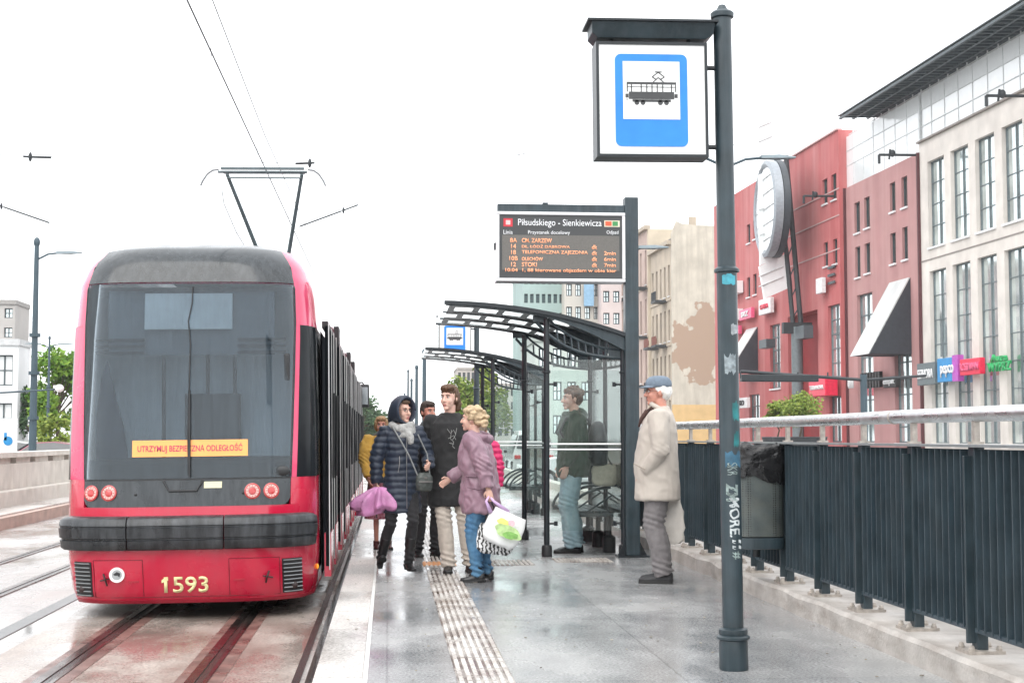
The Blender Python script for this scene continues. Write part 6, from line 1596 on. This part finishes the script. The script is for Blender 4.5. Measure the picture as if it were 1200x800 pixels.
b = MB(); b.tube([q+V(0, -.02, .02), q+V(.0, -.02, -.12), q+V(.01, -.02, -.3), q+V(.01, -.02, -.46)], [.01, .014, .02, .006], 10); b.build('rolled_canopy', M('canopy green', (.03, .16, .07), .5, 0, .3, 30), e, smooth=True)

# --- young man in black coat
P4 = Person('tall young man with swept brown hair in a long black coat and cream trousers', 526, 670, 1.80, R(-6))
P4.hr = Matrix.Rotation(R(-24), 3, 'Z')
P4.legs((.20, .02, .085, R(14)), (.0, -.10, .085, R(2)), hz=.93); P4.arms((-.23, .0, .83), (.24, -.04, .84), (-.8, .6, 0), (.8, .6, 0))
P4.body(sk3, (.5, .5)); P4.hair(M('hair brown soft', (.10, .052, .028), .55, 0, .35, 40), 'swept')
blk = cloth('black wool', (.011, .011, .012), .85)
P4.garment('coat', blk, [(.62, .20, .17, .0), (.635, .205, .175, 0), (.85, .19, .155, 0), (1.1, .165, .128, 0), (1.3, .19, .135, 0), (1.39, .19, .125, 0), (1.44, .145, .095, .01), (1.475, .10, .08, .012), (1.49, .088, .075, .014)], (.068, .058, .048), amp=.009)
b = P4.mb()
for pts in ([(-.03, 1.34), (.0, 1.30), (.03, 1.33), (.05, 1.29)], [(.01, 1.33), (.0, 1.25), (.03, 1.22), (.02, 1.18), (.04, 1.16)], [(-.02, 1.25), (.03, 1.28), (.05, 1.24)], [(.06, 1.35), (.045, 1.28), (.02, 1.24)], [(-.01, 1.21), (.03, 1.20)]):
    b.tube([V(x+.02, -.142+.3*(x+.02)**2, z) for x, z in pts], .0022, 5)
b.build('shirt_print', M('print grey', (.32, .32, .31), .7), P4.r)
P4.trousers(cloth('cream trousers', (.50, .44, .38), .85), (.094, .072, .068, .072), amp=.010, waist=(.14, .11)); P4.shoes(m_leather, m_sole, .27, .045)

# --- blond woman in mauve jacket
P5 = Person('blond woman in a mauve jacket and blue jeans seen from the side with shopping bags', 564, 681, 1.57, R(-104), bend=.0, lean=.10)
P5.hr = Matrix.Rotation(R(-8), 3, 'Z')
P5.legs((.10, -.02, .085, 0, 0), (-.06, .05, .10, 0, R(-8)), hipw=.1); 
P5.arms((-.17, -.36, 1.02), (.27, .15, .84), (-.4, .5, -1), (.5, .9, 0))
# image-left reaching arm is her right arm
P5.body(sk1, (.9, 1.0), (V(.9, .0, -.4), None)); P5.hair(M('hair blond', (.42, .31, .19), .55, 0, .35, 30), 'bun')
mau = cloth('mauve quilted shell', (.235, .14, .18), .45, .12, 12, .1)
def pk(b):
    b.tube([V(.10*math.cos(t), -.02+.1*math.sin(t), 1.46+.03*math.sin(-t)) for t in [2*math.pi*k/16 for k in range(17)]], .036, 8)
P5.garment('jacket', mau, [(.69, .222, .185, .0), (.705, .232, .195, 0), (.78, .235, .20, -.01), (.95, .22, .19, -.01), (1.05, .205, .18, 0), (1.2, .215, .185, -.01), (1.35, .205, .155, 0), (1.43, .165, .12, 0), (1.49, .09, .08, 0)], (.088, .078, .060), amp=.016, extra=pk, fold=13)
b = P5.mb()
for x in (.243,): 
    b.tube([V(x-.01, -.10, .95), V(x+.002, .02, .93), V(x-.02, .12, .95)], .006, 5); b.tube([V(.215, -.12, 1.06), V(.225, 0, 1.055), V(.19, .13, 1.06)], .008, 6)
b.build('pocket_seam', M('seam mauve dark', (.16, .09, .12), .7), P5.r)
P5.trousers(M('blue jeans', (.045, .13, .24), .85, 0, .25, 14, .3, 120, streak=(.14, .28, .40), samt=.5, sscale=(12, 12, 5)), (.105, .078, .060, .056), waist=(.16, .13)); P5.shoes(m_leather, m_sole, .25, .043, .06, boot=.10, heel=.02)
# shopping bags hanging from the rear hand
hb = P5.T @ (P5.hd[1]+(P5.hd[1]-P5.el[1]).normalized()*.06)
def softbag(e, c, w, d, h, mat, name='bag_body', seed=1, tilt=0., amp=.02, open_=True):
    b = MB(); rings = []; rot = Matrix.Rotation(tilt, 3, 'Y')
    for j in range(10):
        f = j/9; z = -h/2+h*f; bul = 1+.16*math.sin(math.pi*f)*1.0; sx = w/2*bul*(.80 if j == 0 else 1); sy = d/2*bul*(.55+.45*(1-f))*(1 if j else .7)
        row = []
        for k in range(36):
            t = 2*math.pi*k/36; cx_ = math.copysign(abs(math.cos(t))**.55, math.cos(t)); sy_ = math.copysign(abs(math.sin(t))**.7, math.sin(t))
            p = V(sx*cx_, sy*sy_, z); p += V(0, 1, 0)*amp*noise.noise(V(p.x*9+seed, p.y*9, p.z*9))+p.normalized()*amp*.7*noise.noise(V(p.x*22, p.y*22+seed, p.z*22)); row.append(c+rot @ p)
        rings.append(row)
    b.loft(rings); return b.build(name, mat, e, smooth=60)
e = empty('shopping_bag', hb, 0, 'white plastic shopping bag with green and yellow print held by the blond woman', 'shopping bag')
cb_ = hb+V(.13, .03, -.30)
m_pb = M('white plastic film', (.78, .79, .78), .25, 0, .05, 10, .2, 25)
softbag(e, cb_, .30, .15, .30, m_pb, 'bag_body', 3, R(24), .02)
def blob(e, c, rx, rz, y, mat, name, seed, tilt=R(24)):
    b = MB(); rot = Matrix.Rotation(tilt, 3, 'Y'); pts = []
    for k in range(28):
        t = 2*math.pi*k/28; r_ = 1+.25*noise.noise(V(math.cos(t)*1.6+seed, math.sin(t)*1.6, 0)); pts.append(c+rot @ V(rx*r_*math.cos(t), y, rz*r_*math.sin(t)))
    b.prism(pts, (0, -.003, 0)); b.build(name, mat, e)
m_gp = M('print green', (.42, .58, .26), .4, 0, .25, 25); m_yp = M('print yellow', (.75, .68, .18), .4, 0, .2, 25)
blob(e, cb_+V(.03, 0, -.02), .115, .06, -.113, m_gp, 'print_green', 2); blob(e, cb_+V(.05, 0, -.05), .07, .03, -.117, M('print dark green', (.20, .42, .10), .4, 0, .3, 30), 'print_leaf', 9, R(10))
blob(e, cb_+V(-.01, -.0, .065), .055, .035, -.110, m_yp, 'print_yellow', 5); blob(e, cb_+V(.06, 0, .06), .03, .028, -.112, M('print blush', (.75, .45, .50), .4, 0, .2, 30), 'print_flower', 7); blob(e, cb_+V(-.05, 0, .02), .025, .02, -.110, m_gp, 'print_leaf', 12)
b = MB()
for dx in (-.10, .06): b.tube([hb+V(0, .0, .0), hb+V(dx*.4+.01, -.01, -.05), cb_+V(dx-.02, -.02, .15)], [.010, .012, .02], 8)
b.build('bag_handle', M('handle lilac', (.55, .38, .62), .5), e, smooth=True)
e2 = empty('shopping_bag', hb+V(.05, .06, -.3), 0, 'black and white striped bag hanging behind the white plastic bag', 'shopping bag')
m_st = M('stripe black white', (.05, .05, .05), .5); n = m_st.node_tree; wv = n.nodes.new('ShaderNodeTexWave'); wv.inputs['Scale'].default_value = 9; wv.inputs['Distortion'].default_value = 6; wv.inputs['Detail Scale'].default_value = 3
rr_ = n.nodes.new('ShaderNodeValToRGB'); rr_.color_ramp.interpolation = 'CONSTANT'; rr_.color_ramp.elements[0].color = (.02, .02, .02, 1); rr_.color_ramp.elements[1].position = .5; rr_.color_ramp.elements[1].color = (.7, .7, .7, 1)
n.links.new(n.nodes['Texture Coordinate'].outputs['Object'], wv.inputs['Vector']); n.links.new(wv.outputs['Fac'], rr_.inputs[0]); n.links.new(rr_.outputs[0], n.nodes['Principled BSDF'].inputs['Base Color'])
softbag(e2, hb+V(.06, .15, -.40), .30, .12, .26, m_st, 'bag_body', 8, R(8), .02)
b = MB(); b.tube([hb+V(0, .02, 0), hb+V(-.02, .08, -.15), hb+V(-.03, .12, -.28)], .008, 6); b.tube([hb+V(0, .02, 0), hb+V(.06, .1, -.15), hb+V(.12, .14, -.28)], .008, 6); b.build('bag_handle', m_black, e2)

# --- person in magenta coat hidden behind her
P6 = Person('person in a magenta puffer jacket mostly hidden behind the blond woman', 563, 652, 1.48, R(175))
P6.legs((.08, 0, .085), (-.08, 0.05, .085)); P6.arms((-.24, -.02, .9), (.24, .0, .88)); P6.body(sk1, eyes=False); P6.hair(M('hair grey brown', (.2, .15, .11), .6, 0, .3, 30), 'short')
P6.garment('jacket', cloth('magenta puffer', (.62, .02, .13), .5), COATR(.80, .0), (.075, .068, .056), amp=.008, quilt=.012); P6.trousers(m_blk); P6.shoes(m_leather, m_sole)

# --- man in the shelter
P7 = Person('curly haired man in a green jacket and pale jeans in the shelter behind glass', 672, 647, 1.86, R(-88))
P7.hr = Matrix.Rotation(R(6), 3, 'Z')
P7.legs((.09, -.02, .085), (-.09, .04, .085)); P7.arms((-.17, -.10, .91), (.18, -.10, .90), (-.5, 1, 0), (.5, 1, 0)); P7.body(sk3, (.7, .7)); P7.hair(M('hair chestnut', (.12, .055, .03), .6, 0, .35, 40), 'curly')
grn = cloth('dark green cotton', (.035, .065, .045), .85)
def hd7(b): b.ell(V(0, .075, 1.455), (.13, .085, .07)); b.tube([V(.085*math.cos(t), -.0+.085*math.sin(t), 1.475+.015*math.sin(t)) for t in [2*math.pi*k/16 for k in range(17)]], .03, 8)
P7.garment('hooded_jacket', grn, [(.80, .18, .15, 0), (.82, .20, .165, 0), (.9, .21, .175, 0), (1.1, .205, .165, 0), (1.3, .20, .155, 0), (1.39, .19, .14, 0), (1.45, .13, .1, 0), (1.49, .085, .08, 0)], (.085, .076, .052), amp=.013, extra=hd7)
P7.trousers(M('pale jeans', (.30, .44, .50), .85, 0, .15, 12, .3, 120, streak=(.5, .6, .62), samt=.5, sscale=(10, 10, 5)), (.108, .10, .098, .10), amp=.012); P7.shoes(m_leather, m_sole, .29, .05)
e, T = thingT('backpack', P7, (0, .27, 1.15), 'dark backpack on the back of the man in the shelter', 'backpack')
b = MB(T); b.loft([[(w*math.copysign(abs(math.cos(t))**.7, math.cos(t)), .26+d*math.copysign(abs(math.sin(t))**.8, math.sin(t)), z) for t in [2*math.pi*k/24 for k in range(24)]] for z, w, d in ((.92, .10, .06), (.94, .14, .10), (1.1, .15, .11), (1.25, .145, .09), (1.36, .11, .07), (1.39, .06, .04))])
m_bp = cloth('backpack nylon', (.022, .025, .03), .6); b.build('pack', m_bp, e, vox=.01, sm=2, fn=lambda v, n: v+n*.008*noise.noise(v*16))
b = MB(T)
for x in (-1, 1): b.tube([V(x*.10, .18, 1.36), V(x*.11, .05, 1.50), V(x*.12, -.10, 1.42), V(x*.13, -.165, 1.28), V(x*.14, .0, 1.05), V(x*.12, .18, 1.0)], .014, 6)
b.build('strap', m_bp, e)
q = P7.T @ V(.05, .33, .82); e = empty('tote_bag', q, 0, 'beige cloth bag hanging by the hip of the man in the shelter', 'bag')
softbag(e, q+V(0, 0, 0), .26, .12, .24, cloth('tote canvas', (.58, .52, .42), .9), 'bag_body', 11, 0, .02)
b = MB(); b.tube([q+V(-.09, -.02, .10), q+V(-.06, -.02, .2), q+V(.02, -.02, .22), q+V(.09, -.02, .10)], .009, 6); b.build('strap', m_black, e)

# --- old man with flat cap
P8 = Person('old man in a beige coat and blue cap waiting by the fence', 774, 682, 1.83, R(-106))
P8.hr = Matrix.Rotation(R(8), 3, 'Z')
P8.legs((.10, .03, .085, R(0)), (-.08, .02, .085, R(-10)), hipw=.08); P8.arms((-.16, -.10, .95), (.15, -.11, .94), (-.6, 1, 0), (.6, 1, 0), sz=1.42)
P8.body(sk2, (.6, .6), lips=(.45, .2, .18)); P8.hair(M('hair white', (.72, .70, .67), .7, 0, .1, 30), 'short')
bei = cloth('beige coat poplin', (.42, .375, .33), .7, .06, 8, .03)
P8.garment('coat', bei, [(.70, .215, .185, -.02), (.712, .228, .20, -.02), (.85, .215, .192, -.02), (1.0, .208, .192, -.03), (1.12, .2, .18, -.025), (1.28, .205, .165, -.01), (1.38, .195, .14, 0), (1.44, .155, .11, .01), (1.485, .088, .08, .01), (1.51, .08, .075, .01)], (.088, .076, .062), amp=.006, fold=6)
b = P8.mb(); b.tube([V(.085*math.cos(t), .005+.08*math.sin(t), 1.49-.045*math.sin(-t)*-1+.0) for t in [R(a) for a in range(-60, 250, 20)]], [.022]*16, 8); b.build('collar', bei, P8.r, smooth=True)
b = P8.mb(); b.tube([V(.04, -.10, 1.47), V(.05, -.15, 1.40), V(.045, -.175, 1.33)], [.022, .018, .008], 8); b.tube([V(.07, -.04, 1.50), V(-.05, -.10, 1.46)], .024, 8); b.build('lining', M('lining brown', (.06, .03, .025), .9), P8.r, smooth=True)
b = P8.mb(); b.tube([V(.231, -.20, 1.02), V(.25, -.10, .97)], .006, 5); b.build('pocket_seam', M('seam tan', (.30, .26, .22), .8), P8.r)
m_cap = cloth('cap denim blue', (.14, .18, .23), .9, .15, 25, .3)
b = P8.mb(); h = P8.hp
b.loft([[h(.088*r_*math.cos(t), .005+.112*r_*math.sin(t), z) for t in [2*math.pi*k/28 for k in range(28)]] for z, r_ in ((1.672, .96), (1.69, 1.02), (1.715, 1.02), (1.74, .93), (1.762, .72), (1.772, .42), (1.775, .05))])
cp = b.build('cap', m_cap, P8.r, smooth=True)
b = P8.mb(); rings = []
for a in range(-70, 71, 10):
    t = R(a-90); rings.append([h(.086*math.cos(t), .005+.105*math.sin(t), 1.682), h(.088*math.cos(t)*1.0, .005+.11*math.sin(t)-.055*math.cos(R(a)), 1.668), h(.088*math.cos(t), .005+.11*math.sin(t)-.055*math.cos(R(a)), 1.674), h(.086*math.cos(t), .005+.105*math.sin(t), 1.690)])
b.loft(rings); b.build('cap_peak', m_cap, cp, smooth=40)
glasses(P8, (.05, .03, .02))
P8.trousers(cloth('grey brown trousers', (.16, .148, .15), .8), (.108, .092, .080, .074), amp=.009, waist=(.165, .14)); P8.shoes(M('black sneaker', (.015, .015, .017), .6), m_sole, .29, .048, .06, solh=.028)
q = P8.T @ V(-.10, .06, .52); e = empty('carrier_bag', q, 0, 'off white carrier bag hanging behind the legs of the old man', 'bag')
softbag(e, q, .25, .10, .42, M('offwhite film', (.66, .62, .57), .5, 0, .1, 10, .2, 25), 'bag_body', 21, R(-4), .03)
b = MB(); b.tube([q+V(-.06, 0, .21), q+V(0, -.03, .42), q+V(.06, 0, .21)], .01, 6); b.build('bag_handle', m_white, e)
